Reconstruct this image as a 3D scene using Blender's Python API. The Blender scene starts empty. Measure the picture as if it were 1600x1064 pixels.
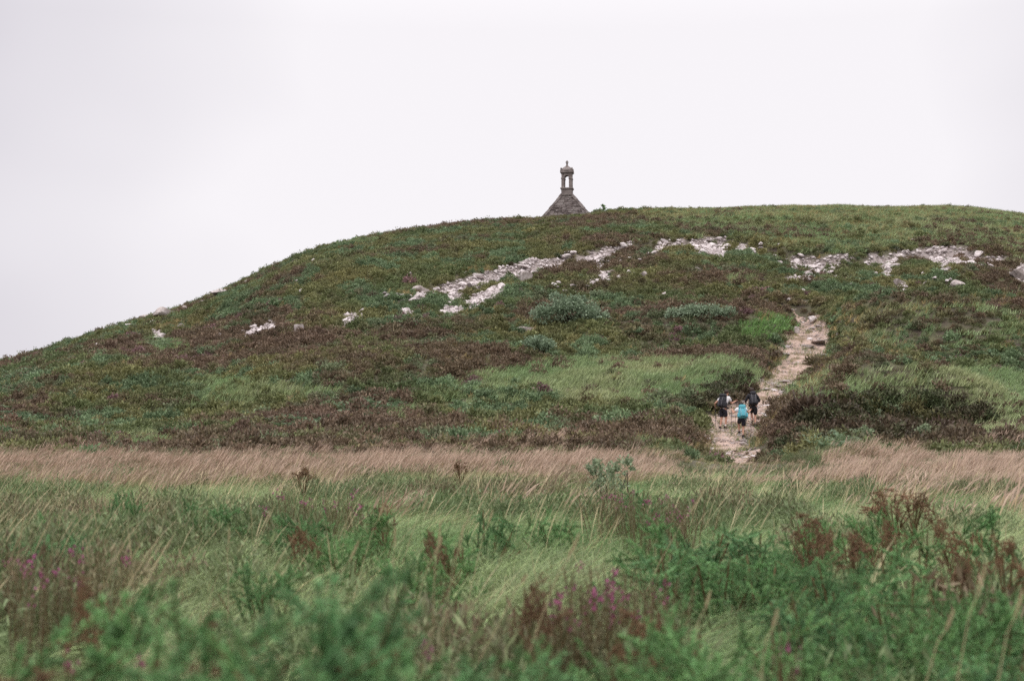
import bpy, bmesh, math
import numpy as np
from mathutils import Vector, Matrix, noise as mnoise

# ------------------------------------------------------------------ camera, sky, sun, exposure
SC = bpy.context.scene
COL = SC.collection
FPX = 50.0 / 36.0 * 1600.0            # focal length in pixels of a 1600 px wide frame
HZ = 685.0                            # row of the true horizon
ZC = 1.3                              # camera height
PITCH = math.atan((HZ - 532.0) / FPX)
cam_d = bpy.data.cameras.new('camera')
cam_d.lens = 50.0; cam_d.sensor_width = 36.0
cam_d.clip_start = 0.05; cam_d.clip_end = 3000.0
cam_d.dof.use_dof = True; cam_d.dof.focus_distance = 62.0; cam_d.dof.aperture_fstop = 3.4
cam = bpy.data.objects.new('camera', cam_d)
cam.location = (0, 0, ZC); cam.rotation_euler = (math.pi / 2 + PITCH, 0, 0)
COL.objects.link(cam); SC.camera = cam

SUN_EL, SUN_AZ = math.radians(58), math.radians(215)   # behind the camera, to the left
world = bpy.data.worlds.new('World'); SC.world = world; world.use_nodes = True
wn = world.node_tree; wn.nodes.clear()
def N(nt, t, **kw):
    n = nt.nodes.new(t)
    for k, v in kw.items(): setattr(n, k, v)
    return n
w_out = N(wn, 'ShaderNodeOutputWorld')
w_sky = N(wn, 'ShaderNodeTexSky'); w_sky.sky_type = 'NISHITA'; w_sky.sun_disc = False
w_sky.sun_elevation = SUN_EL; w_sky.sun_rotation = SUN_AZ
w_b1 = N(wn, 'ShaderNodeBackground'); w_b1.inputs['Strength'].default_value = 0.1
wn.links.new(w_sky.outputs[0], w_b1.inputs['Color'])
# closed cloud deck: soft large billows over the whole sky
w_tc = N(wn, 'ShaderNodeTexCoord')
w_mp = N(wn, 'ShaderNodeMapping'); w_mp.inputs['Scale'].default_value = (2.1, 1.0, 3.4)
w_mp.inputs['Location'].default_value = (0.62, 0.3, 0.35)
w_nz = N(wn, 'ShaderNodeTexNoise'); w_nz.inputs['Scale'].default_value = 0.95
w_nz.inputs['Detail'].default_value = 3.0; w_nz.inputs['Roughness'].default_value = 0.42
w_rp = N(wn, 'ShaderNodeValToRGB')
w_rp.color_ramp.elements[0].position = 0.10; w_rp.color_ramp.elements[0].color = (0.56, 0.53, 0.60, 1)
w_rp.color_ramp.elements[1].position = 0.60; w_rp.color_ramp.elements[1].color = (0.955, 0.925, 0.955, 1)
w_b2 = N(wn, 'ShaderNodeBackground'); w_b2.inputs['Strength'].default_value = 1.0
wn.links.new(w_tc.outputs['Generated'], w_mp.inputs['Vector'])
wn.links.new(w_mp.outputs[0], w_nz.inputs['Vector'])
w_dot = N(wn, 'ShaderNodeVectorMath'); w_dot.operation = 'DOT_PRODUCT'; w_dot.inputs[1].default_value = (0.86, 0.0, 0.50)
wn.links.new(w_tc.outputs['Generated'], w_dot.inputs[0])
w_mr = N(wn, 'ShaderNodeMapRange'); w_mr.interpolation_type = 'SMOOTHSTEP'
w_mr.inputs['From Min'].default_value = -0.36; w_mr.inputs['From Max'].default_value = 0.08
w_mr.inputs['To Min'].default_value = -0.36; w_mr.inputs['To Max'].default_value = 0.06
wn.links.new(w_dot.outputs['Value'], w_mr.inputs['Value'])
w_ad = N(wn, 'ShaderNodeMath'); w_ad.operation = 'ADD'
wn.links.new(w_nz.outputs['Fac'], w_ad.inputs[0]); wn.links.new(w_mr.outputs[0], w_ad.inputs[1])
wn.links.new(w_ad.outputs[0], w_rp.inputs['Fac'])
w_sep = N(wn, 'ShaderNodeSeparateXYZ'); wn.links.new(w_tc.outputs['Generated'], w_sep.inputs[0])
w_zn = N(wn, 'ShaderNodeMapRange'); w_zn.inputs['From Min'].default_value = 0.28; w_zn.inputs['From Max'].default_value = 1.0
w_zn.inputs['To Min'].default_value = 1.0; w_zn.inputs['To Max'].default_value = 2.5
wn.links.new(w_sep.outputs['Z'], w_zn.inputs['Value']); wn.links.new(w_zn.outputs[0], w_b2.inputs['Strength'])
wn.links.new(w_rp.outputs['Color'], w_b2.inputs['Color'])
w_mix = N(wn, 'ShaderNodeMixShader'); w_mix.inputs[0].default_value = 0.97
wn.links.new(w_b1.outputs[0], w_mix.inputs[1]); wn.links.new(w_b2.outputs[0], w_mix.inputs[2])
wn.links.new(w_mix.outputs[0], w_out.inputs['Surface'])

sun_d = bpy.data.lights.new('sun', 'SUN'); sun_d.energy = 1.4; sun_d.angle = math.radians(25)
sun_d.color = (1.0, 0.96, 0.91)
sun = bpy.data.objects.new('sun', sun_d); COL.objects.link(sun)
sun.rotation_euler = (math.pi / 2 - SUN_EL, 0, math.radians(-35))
sun.location = (-30, -40, 60)
SC.view_settings.view_transform = 'Standard'; SC.view_settings.look = 'None'
SC.view_settings.exposure = 0.0; SC.view_settings.gamma = 1.0
SC.view_settings.use_curve_mapping = False
SC.render.engine = 'CYCLES'
SC.cycles.use_denoising = False
SC.cycles.max_bounces = 6; SC.cycles.diffuse_bounces = 3; SC.cycles.glossy_bounces = 2
SC.cycles.transmission_bounces = 3; SC.cycles.transparent_max_bounces = 4
SC.cycles.caustics_reflective = False; SC.cycles.caustics_refractive = False

RNG = np.random.default_rng(7)

# ------------------------------------------------------------------ projection helpers
CP, SP = math.cos(PITCH), math.sin(PITCH)
def ray(px, py):
    a = (px - 800.0) / FPX; b = (532.0 - py) / FPX
    return np.array([a, CP - b * SP, SP + b * CP])
def project(x, y, z):
    x = np.asarray(x, float); y = np.asarray(y, float); dz = np.asarray(z, float) - ZC
    d = y * CP + dz * SP; v = -y * SP + dz * CP
    d = np.where(d < 0.05, 0.05, d)
    return 800.0 + FPX * x / d, 532.0 - FPX * v / d, d

# ------------------------------------------------------------------ noise
_tab = np.random.default_rng(3).random((256, 256))
def vnoise(x, y, s, ox=0.0, oy=0.0):
    x = np.asarray(x, float) / s + ox; y = np.asarray(y, float) / s + oy
    xi = np.floor(x).astype(int); yi = np.floor(y).astype(int)
    fx = x - xi; fy = y - yi
    fx = fx * fx * (3 - 2 * fx); fy = fy * fy * (3 - 2 * fy)
    a = _tab[xi % 256, yi % 256]; b = _tab[(xi + 1) % 256, yi % 256]
    c = _tab[xi % 256, (yi + 1) % 256]; d = _tab[(xi + 1) % 256, (yi + 1) % 256]
    return (a * (1 - fx) + b * fx) * (1 - fy) + (c * (1 - fx) + d * fx) * fy
def fbm(x, y, s, o=0.0, k=3):
    t = 0; a = 1.0; w = 0
    for i in range(k):
        t = t + a * vnoise(x, y, s / (2 ** i), o + 17.3 * i, o * 1.7 + 9.1 * i); w += a; a *= 0.5
    return t / w

# ------------------------------------------------------------------ terrain
SKY = [(0,570),(60,552),(120,531),(180,509),(230,495),(300,476),(350,454),(400,427),(440,409),(500,385),(560,372),
       (620,360),(680,352),(740,347),(800,342),(850,341),(920,335),(960,332),(1000,331),(1060,328),(1120,328),
       (1180,325),(1240,325),(1320,324),(1400,325),(1480,324),(1530,326),(1560,331),(1600,335)]
_su = []; _st = []
for a, b in SKY:
    r = ray(a, b); _su.append(r[0] / r[1]); _st.append(r[2] / r[1])
_su = [-1.2, -0.75, -0.5] + _su + [0.42, 0.55, 0.8, 1.2]
_st = [-0.05, -0.03, 0.012] + _st + [0.148, 0.13, 0.09, 0.05]
_us = np.linspace(-1.2, 1.2, 1201)
_ss = np.interp(_us, _su, _st); _ss = np.convolve(np.pad(_ss, 6, mode='edge'), np.ones(13) / 13, 'valid')
_yc = np.interp(_us, [-1.2, -0.5, -0.36, -0.2, 0.0, 0.2, 0.4, 1.2], [95, 110, 122, 150, 174, 182, 186, 190])
_yc = np.convolve(np.pad(_yc, 20, mode='edge'), np.ones(41) / 41, 'valid')
_hs = np.linspace(-0.2, 3.2, 1701)
_hh = np.interp(_hs, [-0.2, 0, .07, .14, .26, .37, .52, .59, .74, .89, 1, 1.12, 1.3, 1.7, 2.4, 3.2],
                [0, 0, .022, .055, .15, .265, .487, .588, .772, .912, 1, 1.01, 1.0, .75, .2, -.2])
_hh = np.convolve(np.pad(_hh, 25, mode='edge'), np.ones(51) / 51, 'valid')
BUMPS = []          # (x, y, rx, ry, height)
CARVE = None        # path centreline in the ground plane
def smooth(e0, e1, v):
    t = np.clip((v - e0) / (e1 - e0), 0, 1); return t * t * (3 - 2 * t)
def edge_row(px):   # upper lip of the old quarry scar, in picture rows along the hill
    return np.interp(px, [560, 660, 700, 760, 870, 960, 1030, 1130, 1180, 1240, 1300, 1380, 1440, 1500, 1560, 1620],
                     [470, 452, 444, 426, 404, 385, 375, 371, 380, 396, 402, 396, 388, 386, 400, 412])
def Z(x, y):
    x = np.asarray(x, float); y = np.asarray(y, float)
    u = np.clip(x / np.maximum(y, 30.0), -1.19, 1.19)
    S = np.interp(u, _us, _ss); Yc = np.interp(u, _us, _yc)
    zc = ZC + S * Yc - 0.15
    s = (y - 48.0) / (Yc - 48.0)
    h = np.interp(s, _hs, _hh)
    near = 0.30 + 0.15 * smooth(22, 50, y) + 0.14 * (fbm(x, y, 5.0, 3.0) - 0.5)
    hill = smooth(50, 75, y)
    und = (fbm(x, y, 16.0, 8.0) - 0.5) * 1.3 + (fbm(x, y, 4.5, 2.0) - 0.5) * 0.65
    z = near + (zc - 0.45) * h + und * hill * np.where(s > 0.9, 0.45, 1.0)
    # quarry lip: a small step along the scar
    zz = np.interp(s, _hs, _hh)
    for bx, by, rx, ry, bh in BUMPS:
        q = ((x - bx) / rx) ** 2 + ((y - by) / ry) ** 2
        z = z + bh * np.exp(-q)
    if LIP is not None:
        ly = np.interp(x, LIP[:, 0], LIP[:, 1])
        lh = np.interp(x, LIP[:, 0], LIP[:, 2])
        dy = ly - y                       # >0 on the camera side of the lip
        z = z - lh * smooth(0.0, 1.0, dy) * (1 - smooth(2.0, 13.0, dy)) + 0.25 * lh * smooth(-4, -0.3, -dy) * (dy < 0)
    if CARVE is not None:
        dmin = np.full(x.shape, 1e9); wd = np.ones(x.shape)
        m = (x > -2) & (x < 60) & (y > 40) & (y < 150)
        if m.any():
            xm = x[m]; ym = y[m]; dm = np.full(xm.shape, 1e9); wm = np.ones(xm.shape)
            for cx, cy, cw in CARVE:
                dd = np.hypot(xm - cx, ym - cy) - cw
                dm = np.minimum(dm, dd)
            dmin[m] = dm
        z = z - 0.75 * (1 - smooth(-0.3, 1.6, dmin)) + 0.30 * np.exp(-((dmin - 2.6) / 1.5) ** 2)
    return z
LIP = None
def hit(px, py, y0=2.0, y1=260.0, step=0.2):
    r = ray(px, py); ys = np.arange(y0, y1, step); t = ys / r[1]
    xs = r[0] * t; zs = ZC + r[2] * t
    below = np.nonzero(zs < Z(xs, ys))[0]
    if len(below) == 0:      # skyline: nearest approach
        i = int(np.argmin(zs[int(60 / step):] - Z(xs, ys)[int(60 / step):])) + int(60 / step)
    else:
        i = below[0]
    return np.array([xs[i], ys[i], float(Z(xs[i:i + 1], ys[i:i + 1])[0])])

PATH = [(727,1165,1225),(720,1140,1205),(712,1120,1188),(704,1102,1172),(696,1096,1166),(686,1097,1176),(676,1100,1184),
        (666,1106,1192),(656,1112,1196),(646,1120,1200),(636,1136,1204),(626,1156,1212),(616,1172,1226),(606,1182,1238),
        (596,1187,1248),(586,1194,1257),(576,1208,1268),(566,1221,1280),(556,1223,1290),(546,1222,1293),(536,1224,1296),
        (526,1231,1299),(518,1236,1300),(510,1237,1298),(502,1243,1290),(495,1243,1277),(488,1236,1260),(482,1228,1240)]
def path_rows():
    L = []; R = []
    for py, l, r in PATH:
        L.append(hit(l, py, 40)); R.append(hit(r, py, 40))
    L = np.array(L); R = np.array(R)
    # keep the rows marching away from the camera
    for A in (L, R):
        A[:, 1] = np.maximum.accumulate(A[:, 1])
        k = np.array([.25, .5, .25])
        for c in (0, 1):
            p = np.pad(A[:, c], 1, mode='edge'); A[:, c] = np.convolve(p, k, 'valid')
    return L, R
# relief of the slope: spoil mound right of the path, hollow below it, bank on the left
for _p, _q, _h in ((1352, 520, 1.3), (1412, 515, 1.35), (1475, 515, 1.3), (1540, 512, 1.25), (1605, 512, 1.2), (1670, 515, 1.0)):
    _m = hit(_p, _q); BUMPS.append((_m[0], _m[1], 3.2, 4.6, _h))
for _p, _q, _h in ((1340, 655, -1.7), (1400, 662, -2.1), (1470, 668, -1.7)):
    _m = hit(_p, _q); BUMPS.append((_m[0], _m[1], 2.8, 3.2, _h))
for _p, _y, _h in ((1120, 41, -.22), (1190, 42, -.24)):
    BUMPS.append((ray(_p, 720)[0] / ray(_p, 720)[1] * _y, _y, 2.6, 5.5, _h))
for _p, _q, _h in ((1300, 690, .8), (1340, 608, .6), (1420, 604, .9), (1500, 612, .8)):
    _m = hit(_p, _q); BUMPS.append((_m[0], _m[1], 3.0, 2.5, _h))
_m = hit(1120, 600); BUMPS.append((_m[0], _m[1], 5.0, 5.0, 0.5))
for _p, _q, _h in ((1040, 520, .6), (1100, 512, .9), (1160, 512, .8), (900, 535, .5), (760, 560, .5), (620, 570, .6), (500, 590, .5)):
    _m = hit(_p, _q); BUMPS.append((_m[0], _m[1], 4.5, 4.0, _h))
_lp = []
for p in range(600, 1640, 20):
    q = hit(p, float(edge_row(p))); _lp.append((q[0], q[1]))
_lp = np.array(_lp); _o = np.argsort(_lp[:, 0]); _lp = _lp[_o]
_ly = np.convolve(np.pad(_lp[:, 1], 1, mode='edge'), [.25, .5, .25], 'valid')
_lh = np.interp(np.linspace(600, 1620, len(_lp)), [600, 640, 700, 1100, 1250, 1480, 1560, 1620], [0, .0, .4, .6, .75, .8, .5, .3])
LIP = np.stack([_lp[:, 0], _ly, _lh], 1)
_L, _R = path_rows()
_c = []
for i in range(len(_L) - 1):
    for t in np.linspace(0, 1, 5)[:-1]:
        l = _L[i] * (1 - t) + _L[i + 1] * t; r = _R[i] * (1 - t) + _R[i + 1] * t
        _c.append(((l[0] + r[0]) / 2, (l[1] + r[1]) / 2, abs(r[0] - l[0]) / 2))
CARVE = _c
PL, PR = path_rows()

def in_poly(px, py, poly):
    px = np.asarray(px, float); py = np.asarray(py, float); ins = np.zeros(px.shape, bool); n = len(poly)
    for i in range(n):
        x1, y1 = poly[i]; x2, y2 = poly[(i + 1) % n]
        c = ((y1 > py) != (y2 > py)) & (px < (x2 - x1) * (py - y1) / ((y2 - y1) + 1e-9) + x1)
        ins ^= c
    return ins
PATH_IN = [(p[0] * .82 + q[0] * .18, p[1]) for p, q in zip(PL, PR)] + [(p[0] * .18 + q[0] * .82, p[1]) for p, q in zip(PL[::-1], PR[::-1])]
PATH_POLY = [(p[0], p[1]) for p in PL] + [(p[0], p[1]) for p in PR[::-1]]   # in the ground plane
SCREE = [
 [(680,455),(700,447),(760,428),(800,418),(860,407),(888,405),(872,415),(838,427),(818,438),(790,437),(768,444),(738,452),(724,465),(718,484),(704,488),(690,486),(712,470),(700,460)],
 [(733,469),(758,456),(790,450),(798,453),(776,465),(750,478),(737,481)],
 [(905,412),(905,402),(940,392),(985,385),(978,392),(957,397),(944,405),(946,420),(930,418),(925,408)],
 [(1030,380),(1075,377),(1100,374),(1126,373),(1134,395),(1128,406),(1108,403),(1098,395),(1078,395),(1052,401),(1090,389),(1058,386),(1046,389),(1041,399),(1030,397)],
 [(1232,397),(1255,405),(1280,402),(1322,401),(1334,400),(1316,412),(1292,421),(1280,431),(1262,419),(1240,421)],
 [(1363,400),(1400,398),(1440,390),(1490,387),(1509,395),(1492,402),(1501,413),(1476,419),(1455,411),(1430,402),(1406,409),(1401,425),(1386,431),(1378,416),(1362,416)],
 [(1575,425),(1600,414),(1612,428),(1600,441),(1585,436)],
 [(624,487),(648,485),(649,494),(632,498)], [(696,480),(724,480),(722,490),(700,491)],
 [(536,493),(560,490),(562,500),(550,506),(548,514),(541,505)], [(368,520),(395,514),(428,505),(432,512),(410,524),(388,525)],
 [(238,524),(256,515),(258,527),(245,532)], [(928,428),(954,430),(955,441),(940,440)], [(624,463),(660,462),(658,467),(628,468)],
 [(1228,436),(1258,428),(1262,436),(1236,442)], [(1400,440),(1415,444),(1412,452),(1402,450)], [(1508,394),(1560,405),(1552,412),(1512,405)],
 [(1000,428),(1012,432),(1006,438),(992,431)], [(866,412),(884,410),(888,420),(872,424)], [(1150,388),(1172,392),(1168,398),(1150,394)],
]
def in_scree(px, py, grow=0.0):
    m = np.zeros(np.asarray(px).shape, bool)
    jx = (vnoise(px, py, 9.0, 4.0, 7.0) - .5) * 14; jy = (vnoise(px, py, 9.0, 24.0, 3.0) - .5) * 9
    for p in SCREE:
        c = np.mean(np.array(p), 0); m |= in_poly(px + jx, py + jy, [(c[0] + (a - c[0]) * 1.12, c[1] + (b - c[1]) * 1.2) for a, b in p])
    return m
def ell(px, py, cx, cy, rx, ry):
    return ((px - cx) / rx) ** 2 + ((py - cy) / ry) ** 2

# ------------------------------------------------------------------ object helpers
def tag(o, label=None, cat=None, group=None, kind=None):
    if label: o['label'] = label
    if cat: o['category'] = cat
    if group: o['group'] = group
    if kind: o['kind'] = kind
    return o
def link(name, me, mat=None, parent=None, loc=None):
    o = bpy.data.objects.new(name, me); COL.objects.link(o)
    if mat is not None and me is not None and len(me.materials) == 0: me.materials.append(mat)
    if parent is not None: o.parent = parent
    if loc is not None: o.location = loc
    return o
def empty(name, loc=(0, 0, 0), rz=0.0, s=1.0):
    o = bpy.data.objects.new(name, None); COL.objects.link(o); o.location = loc
    o.rotation_euler = (0, 0, rz); o.scale = (s, s, s); o.empty_display_size = 0.2
    return o
def copy_tree(o, parent=None):
    c = o.copy(); COL.objects.link(c); c.parent = parent
    for k in [k for k in bpy.data.objects if k.parent == o] if False else list(o.children):
        copy_tree(k, c)
    return c
def quad_mesh(name, V, lv=None, hd=None, smooth_f=False):
    """V: (n,4,3) loose quads; lv / hd: per-quad values."""
    V = np.asarray(V, np.float32); n = len(V)
    me = bpy.data.meshes.new(name)
    me.vertices.add(n * 4); me.vertices.foreach_set('co', V.reshape(-1))
    me.loops.add(n * 4); me.loops.foreach_set('vertex_index', np.arange(n * 4, dtype=np.int32))
    me.polygons.add(n); me.polygons.foreach_set('loop_start', np.arange(0, n * 4, 4, dtype=np.int32))
    for nm, arr in (('lv', lv), ('hd', hd)):
        if arr is not None:
            a = me.attributes.new(nm, 'FLOAT', 'POINT'); a.data.foreach_set('value', np.repeat(np.asarray(arr, np.float32), 4))
    me.update(calc_edges=True); me.validate()
    return me
def py_mesh(name, v, f, sm=False):
    me = bpy.data.meshes.new(name); me.from_pydata([tuple(map(float, p)) for p in v], [], f); me.update()
    if sm:
        me.polygons.foreach_set('use_smooth', [True] * len(me.polygons))
    return me
def bm_mesh(name, bm, sm=False):
    me = bpy.data.meshes.new(name); bm.to_mesh(me); bm.free()
    if sm: me.polygons.foreach_set('use_smooth', [True] * len(me.polygons))
    return me
def unit(v): return v / np.maximum(np.linalg.norm(v, axis=-1, keepdims=True), 1e-9)

# ------------------------------------------------------------------ materials
def mat_base(name):
    m = bpy.data.materials.new(name); m.use_nodes = True; nt = m.node_tree
    return m, nt, nt.nodes['Principled BSDF']
def plain(name, col, rough=0.8, var=0.15, scale=20.0, spec=0.3, col2=None, bump=0.0, detail=4):
    """noise-broken plain colour in object space"""
    m, nt, b = mat_base(name)
    tc = N(nt, 'ShaderNodeTexCoord'); nz = N(nt, 'ShaderNodeTexNoise')
    nz.inputs['Scale'].default_value = scale; nz.inputs['Detail'].default_value = detail
    nt.links.new(tc.outputs['Object'], nz.inputs['Vector'])
    rp = N(nt, 'ShaderNodeValToRGB')
    c2 = col2 if col2 else tuple(c * (1 - var * 2) for c in col)
    rp.color_ramp.elements[0].position = .35; rp.color_ramp.elements[0].color = (*c2, 1)
    rp.color_ramp.elements[1].position = .65; rp.color_ramp.elements[1].color = (*col, 1)
    nt.links.new(nz.outputs['Fac'], rp.inputs['Fac']); nt.links.new(rp.outputs['Color'], b.inputs['Base Color'])
    b.inputs['Roughness'].default_value = rough; b.inputs['Specular IOR Level'].default_value = spec
    if bump:
        bp = N(nt, 'ShaderNodeBump'); bp.inputs['Strength'].default_value = bump; bp.inputs['Distance'].default_value = .02
        nt.links.new(nz.outputs['Fac'], bp.inputs['Height']); nt.links.new(bp.outputs[0], b.inputs['Normal'])
    return m
def leafmat(name, inst=True, col=(.1, .15, .07), col_b=None, head=None, trans=0.25, rough=0.55, spread=0.35, hi=None):
    """foliage: per-plant tint (from the scatter or a random pick) times a per-leaf random value, seen through a little"""
    m, nt, b = mat_base(name)
    if inst:
        at = N(nt, 'ShaderNodeAttribute'); at.attribute_type = 'INSTANCER'; at.attribute_name = 'tint'; base = at.outputs['Color']
    else:
        oi = N(nt, 'ShaderNodeObjectInfo'); mx = N(nt, 'ShaderNodeMix'); mx.data_type = 'RGBA'
        mx.inputs['A'].default_value = (*col, 1); mx.inputs['B'].default_value = (*(col_b or tuple(c * .7 for c in col)), 1)
        nt.links.new(oi.outputs['Random'], mx.inputs['Factor']); base = mx.outputs['Result']
    if head is not None:
        ah = N(nt, 'ShaderNodeAttribute'); ah.attribute_name = 'hd'
        mh = N(nt, 'ShaderNodeMix'); mh.data_type = 'RGBA'; mh.inputs['B'].default_value = (*head, 1)
        nt.links.new(ah.outputs['Fac'], mh.inputs['Factor']); nt.links.new(base, mh.inputs['A']); base = mh.outputs['Result']
    al = N(nt, 'ShaderNodeAttribute'); al.attribute_name = 'lv'
    ma = N(nt, 'ShaderNodeMapRange'); ma.inputs['To Min'].default_value = 1 - spread; ma.inputs['To Max'].default_value = hi if hi else 1 + spread
    nt.links.new(al.outputs['Fac'], ma.inputs['Value'])
    sc = N(nt, 'ShaderNodeVectorMath'); sc.operation = 'SCALE'
    nt.links.new(base, sc.inputs[0]); nt.links.new(ma.outputs[0], sc.inputs['Scale'])
    nt.links.new(sc.outputs[0], b.inputs['Base Color'])
    b.inputs['Roughness'].default_value = rough; b.inputs['Specular IOR Level'].default_value = 0.25
    if trans > 0:
        tr = N(nt, 'ShaderNodeBsdfTranslucent'); nt.links.new(sc.outputs[0], tr.inputs['Color'])
        mix = N(nt, 'ShaderNodeMixShader'); mix.inputs[0].default_value = trans
        nt.links.new(b.outputs[0], mix.inputs[1]); nt.links.new(tr.outputs[0], mix.inputs[2])
        nt.links.new(mix.outputs[0], nt.nodes['Material Output'].inputs['Surface'])
    return m

def stone_mat(name, c1, c2, c3, scale=3.0, bump=0.5, per_object=True):
    m, nt, b = mat_base(name)
    tc = N(nt, 'ShaderNodeTexCoord'); oi = N(nt, 'ShaderNodeObjectInfo')
    n1 = N(nt, 'ShaderNodeTexNoise'); n1.inputs['Scale'].default_value = scale; n1.inputs['Detail'].default_value = 6
    n2 = N(nt, 'ShaderNodeTexNoise'); n2.inputs['Scale'].default_value = scale * 4.3; n2.inputs['Detail'].default_value = 3
    ad = N(nt, 'ShaderNodeVectorMath'); ad.operation = 'ADD'
    nt.links.new(tc.outputs['Object'], ad.inputs[0]); nt.links.new(oi.outputs['Location'], ad.inputs[1])
    nt.links.new(ad.outputs[0], n1.inputs['Vector']); nt.links.new(ad.outputs[0], n2.inputs['Vector'])
    rp = N(nt, 'ShaderNodeValToRGB'); e = rp.color_ramp.elements
    e[0].position = .3; e[0].color = (*c1, 1); e[1].position = .7; e[1].color = (*c3, 1)
    k = e.new(.5); k.color = (*c2, 1)
    mxf = N(nt, 'ShaderNodeMath'); mxf.operation = 'MULTIPLY_ADD'; mxf.inputs[1].default_value = 0.45 if per_object else 0.0
    mxf.inputs[2].default_value = -0.22 if per_object else 0.0
    nt.links.new(oi.outputs['Random'], mxf.inputs[0])
    a2 = N(nt, 'ShaderNodeMath'); a2.operation = 'ADD'
    nt.links.new(n1.outputs['Fac'], a2.inputs[0]); nt.links.new(mxf.outputs[0], a2.inputs[1])
    nt.links.new(a2.outputs[0], rp.inputs['Fac'])
    # lichen and grime specks
    r2 = N(nt, 'ShaderNodeValToRGB'); r2.color_ramp.elements[0].position = .52; r2.color_ramp.elements[1].position = .68
    r2.color_ramp.elements[0].color = (1, 1, 1, 1); r2.color_ramp.elements[1].color = (.62, .6, .56, 1)
    nt.links.new(n2.outputs['Fac'], r2.inputs['Fac'])
    mu = N(nt, 'ShaderNodeMix'); mu.data_type = 'RGBA'; mu.blend_type = 'MULTIPLY'; mu.inputs['Factor'].default_value = 1
    nt.links.new(rp.outputs['Color'], mu.inputs['A']); nt.links.new(r2.outputs['Color'], mu.inputs['B'])
    nt.links.new(mu.outputs['Result'], b.inputs['Base Color'])
    b.inputs['Roughness'].default_value = .9; b.inputs['Specular IOR Level'].default_value = .2
    bp = N(nt, 'ShaderNodeBump'); bp.inputs['Strength'].default_value = bump; bp.inputs['Distance'].default_value = .05
    nt.links.new(n2.outputs['Fac'], bp.inputs['Height']); nt.links.new(bp.outputs[0], b.inputs['Normal'])
    return m

M_SCREE = stone_mat('pale_quartzite', (.33, .285, .278), (.54, .48, .47), (.70, .64, .63), 2.0)
M_BOULDER = stone_mat('weathered_boulder', (.23, .195, .18), (.38, .33, .31), (.52, .465, .445), 1.2)
M_GRANITE = stone_mat('chapel_granite', (.13, .106, .10), (.22, .185, .177), (.32, .28, .268), 1.3)
M_GRANITE_L = stone_mat('chapel_granite_dressed', (.16, .132, .125), (.22, .188, .178), (.28, .245, .232), 1.6, per_object=False)
M_SLATE = plain('roof_slate', (.085, .075, .078), .7, .2, 8.0)
M_PATHSTONE = stone_mat('path_stone', (.23, .175, .15), (.42, .345, .315), (.58, .505, .475), 3.0)

# ------------------------------------------------------------------ ground sheet
def axis(parts):
    out = []
    for a, b, n in parts: out.extend(np.linspace(a, b, n, endpoint=False))
    out.append(parts[-1][1]); return np.array(out)
gx = axis([(-900, -200, 14), (-200, -90, 22), (-90, 90, 330), (90, 200, 22), (200, 900, 14)])
gy = axis([(-300, -20, 10), (-20, 2, 22), (2, 60, 100), (60, 150, 190), (150, 215, 110), (215, 320, 30), (320, 1500, 16)])
GX, GY = np.meshgrid(gx, gy)
GZ = Z(GX.ravel(), GY.ravel()).reshape(GX.shape)
gpx, gpy, gd = project(GX.ravel(), GY.ravel(), GZ.ravel())
nx, ny = len(gx), len(gy)
me = bpy.data.meshes.new('ground')
vv = np.stack([GX.ravel(), GY.ravel(), GZ.ravel()], 1).astype(np.float32)
ii = np.arange((ny - 1) * (nx - 1)); rr = ii // (nx - 1); cc = ii % (nx - 1)
i0 = rr * nx + cc
fq = np.stack([i0, i0 + 1, i0 + nx + 1, i0 + nx], 1).astype(np.int32)
me.vertices.add(len(vv)); me.vertices.foreach_set('co', vv.ravel())
me.loops.add(fq.size); me.loops.foreach_set('vertex_index', fq.ravel())
me.polygons.add(len(fq)); me.polygons.foreach_set('loop_start', np.arange(0, fq.size, 4, dtype=np.int32))
me.update(calc_edges=True)
me.polygons.foreach_set('use_smooth', [True] * len(me.polygons))
stony = in_scree(gpx, gpy) & (GY.ravel() > 75) & (GY.ravel() < 200)
at = me.attributes.new('stony', 'FLOAT', 'POINT'); at.data.foreach_set('value', stony.astype(np.float32))
m, nt, b = mat_base('moor_soil')
tc = N(nt, 'ShaderNodeTexCoord'); nz = N(nt, 'ShaderNodeTexNoise'); nz.inputs['Scale'].default_value = .8; nz.inputs['Detail'].default_value = 8
nt.links.new(tc.outputs['Object'], nz.inputs['Vector'])
rp = N(nt, 'ShaderNodeValToRGB'); e = rp.color_ramp.elements
e[0].position = .35; e[0].color = (.06, .045, .032, 1); e[1].position = .65; e[1].color = (.095, .095, .048, 1)
nt.links.new(nz.outputs['Fac'], rp.inputs['Fac'])
vo = N(nt, 'ShaderNodeTexVoronoi'); vo.inputs['Scale'].default_value = 4.0; nt.links.new(tc.outputs['Object'], vo.inputs['Vector'])
rs = N(nt, 'ShaderNodeValToRGB'); e = rs.color_ramp.elements
e[0].position = 0; e[0].color = (.12, .092, .08, 1); e[1].position = 1; e[1].color = (.36, .31, .295, 1)
nt.links.new(vo.outputs['Color'], rs.inputs['Fac'])
ast = N(nt, 'ShaderNodeAttribute'); ast.attribute_name = 'stony'
mx = N(nt, 'ShaderNodeMix'); mx.data_type = 'RGBA'
nt.links.new(ast.outputs['Fac'], mx.inputs['Factor']); nt.links.new(rp.outputs['Color'], mx.inputs['A']); nt.links.new(rs.outputs['Color'], mx.inputs['B'])
nt.links.new(mx.outputs['Result'], b.inputs['Base Color']); b.inputs['Roughness'].default_value = .95
M_SOIL = m
tag(link('ground', me, M_SOIL), kind='structure')

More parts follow.
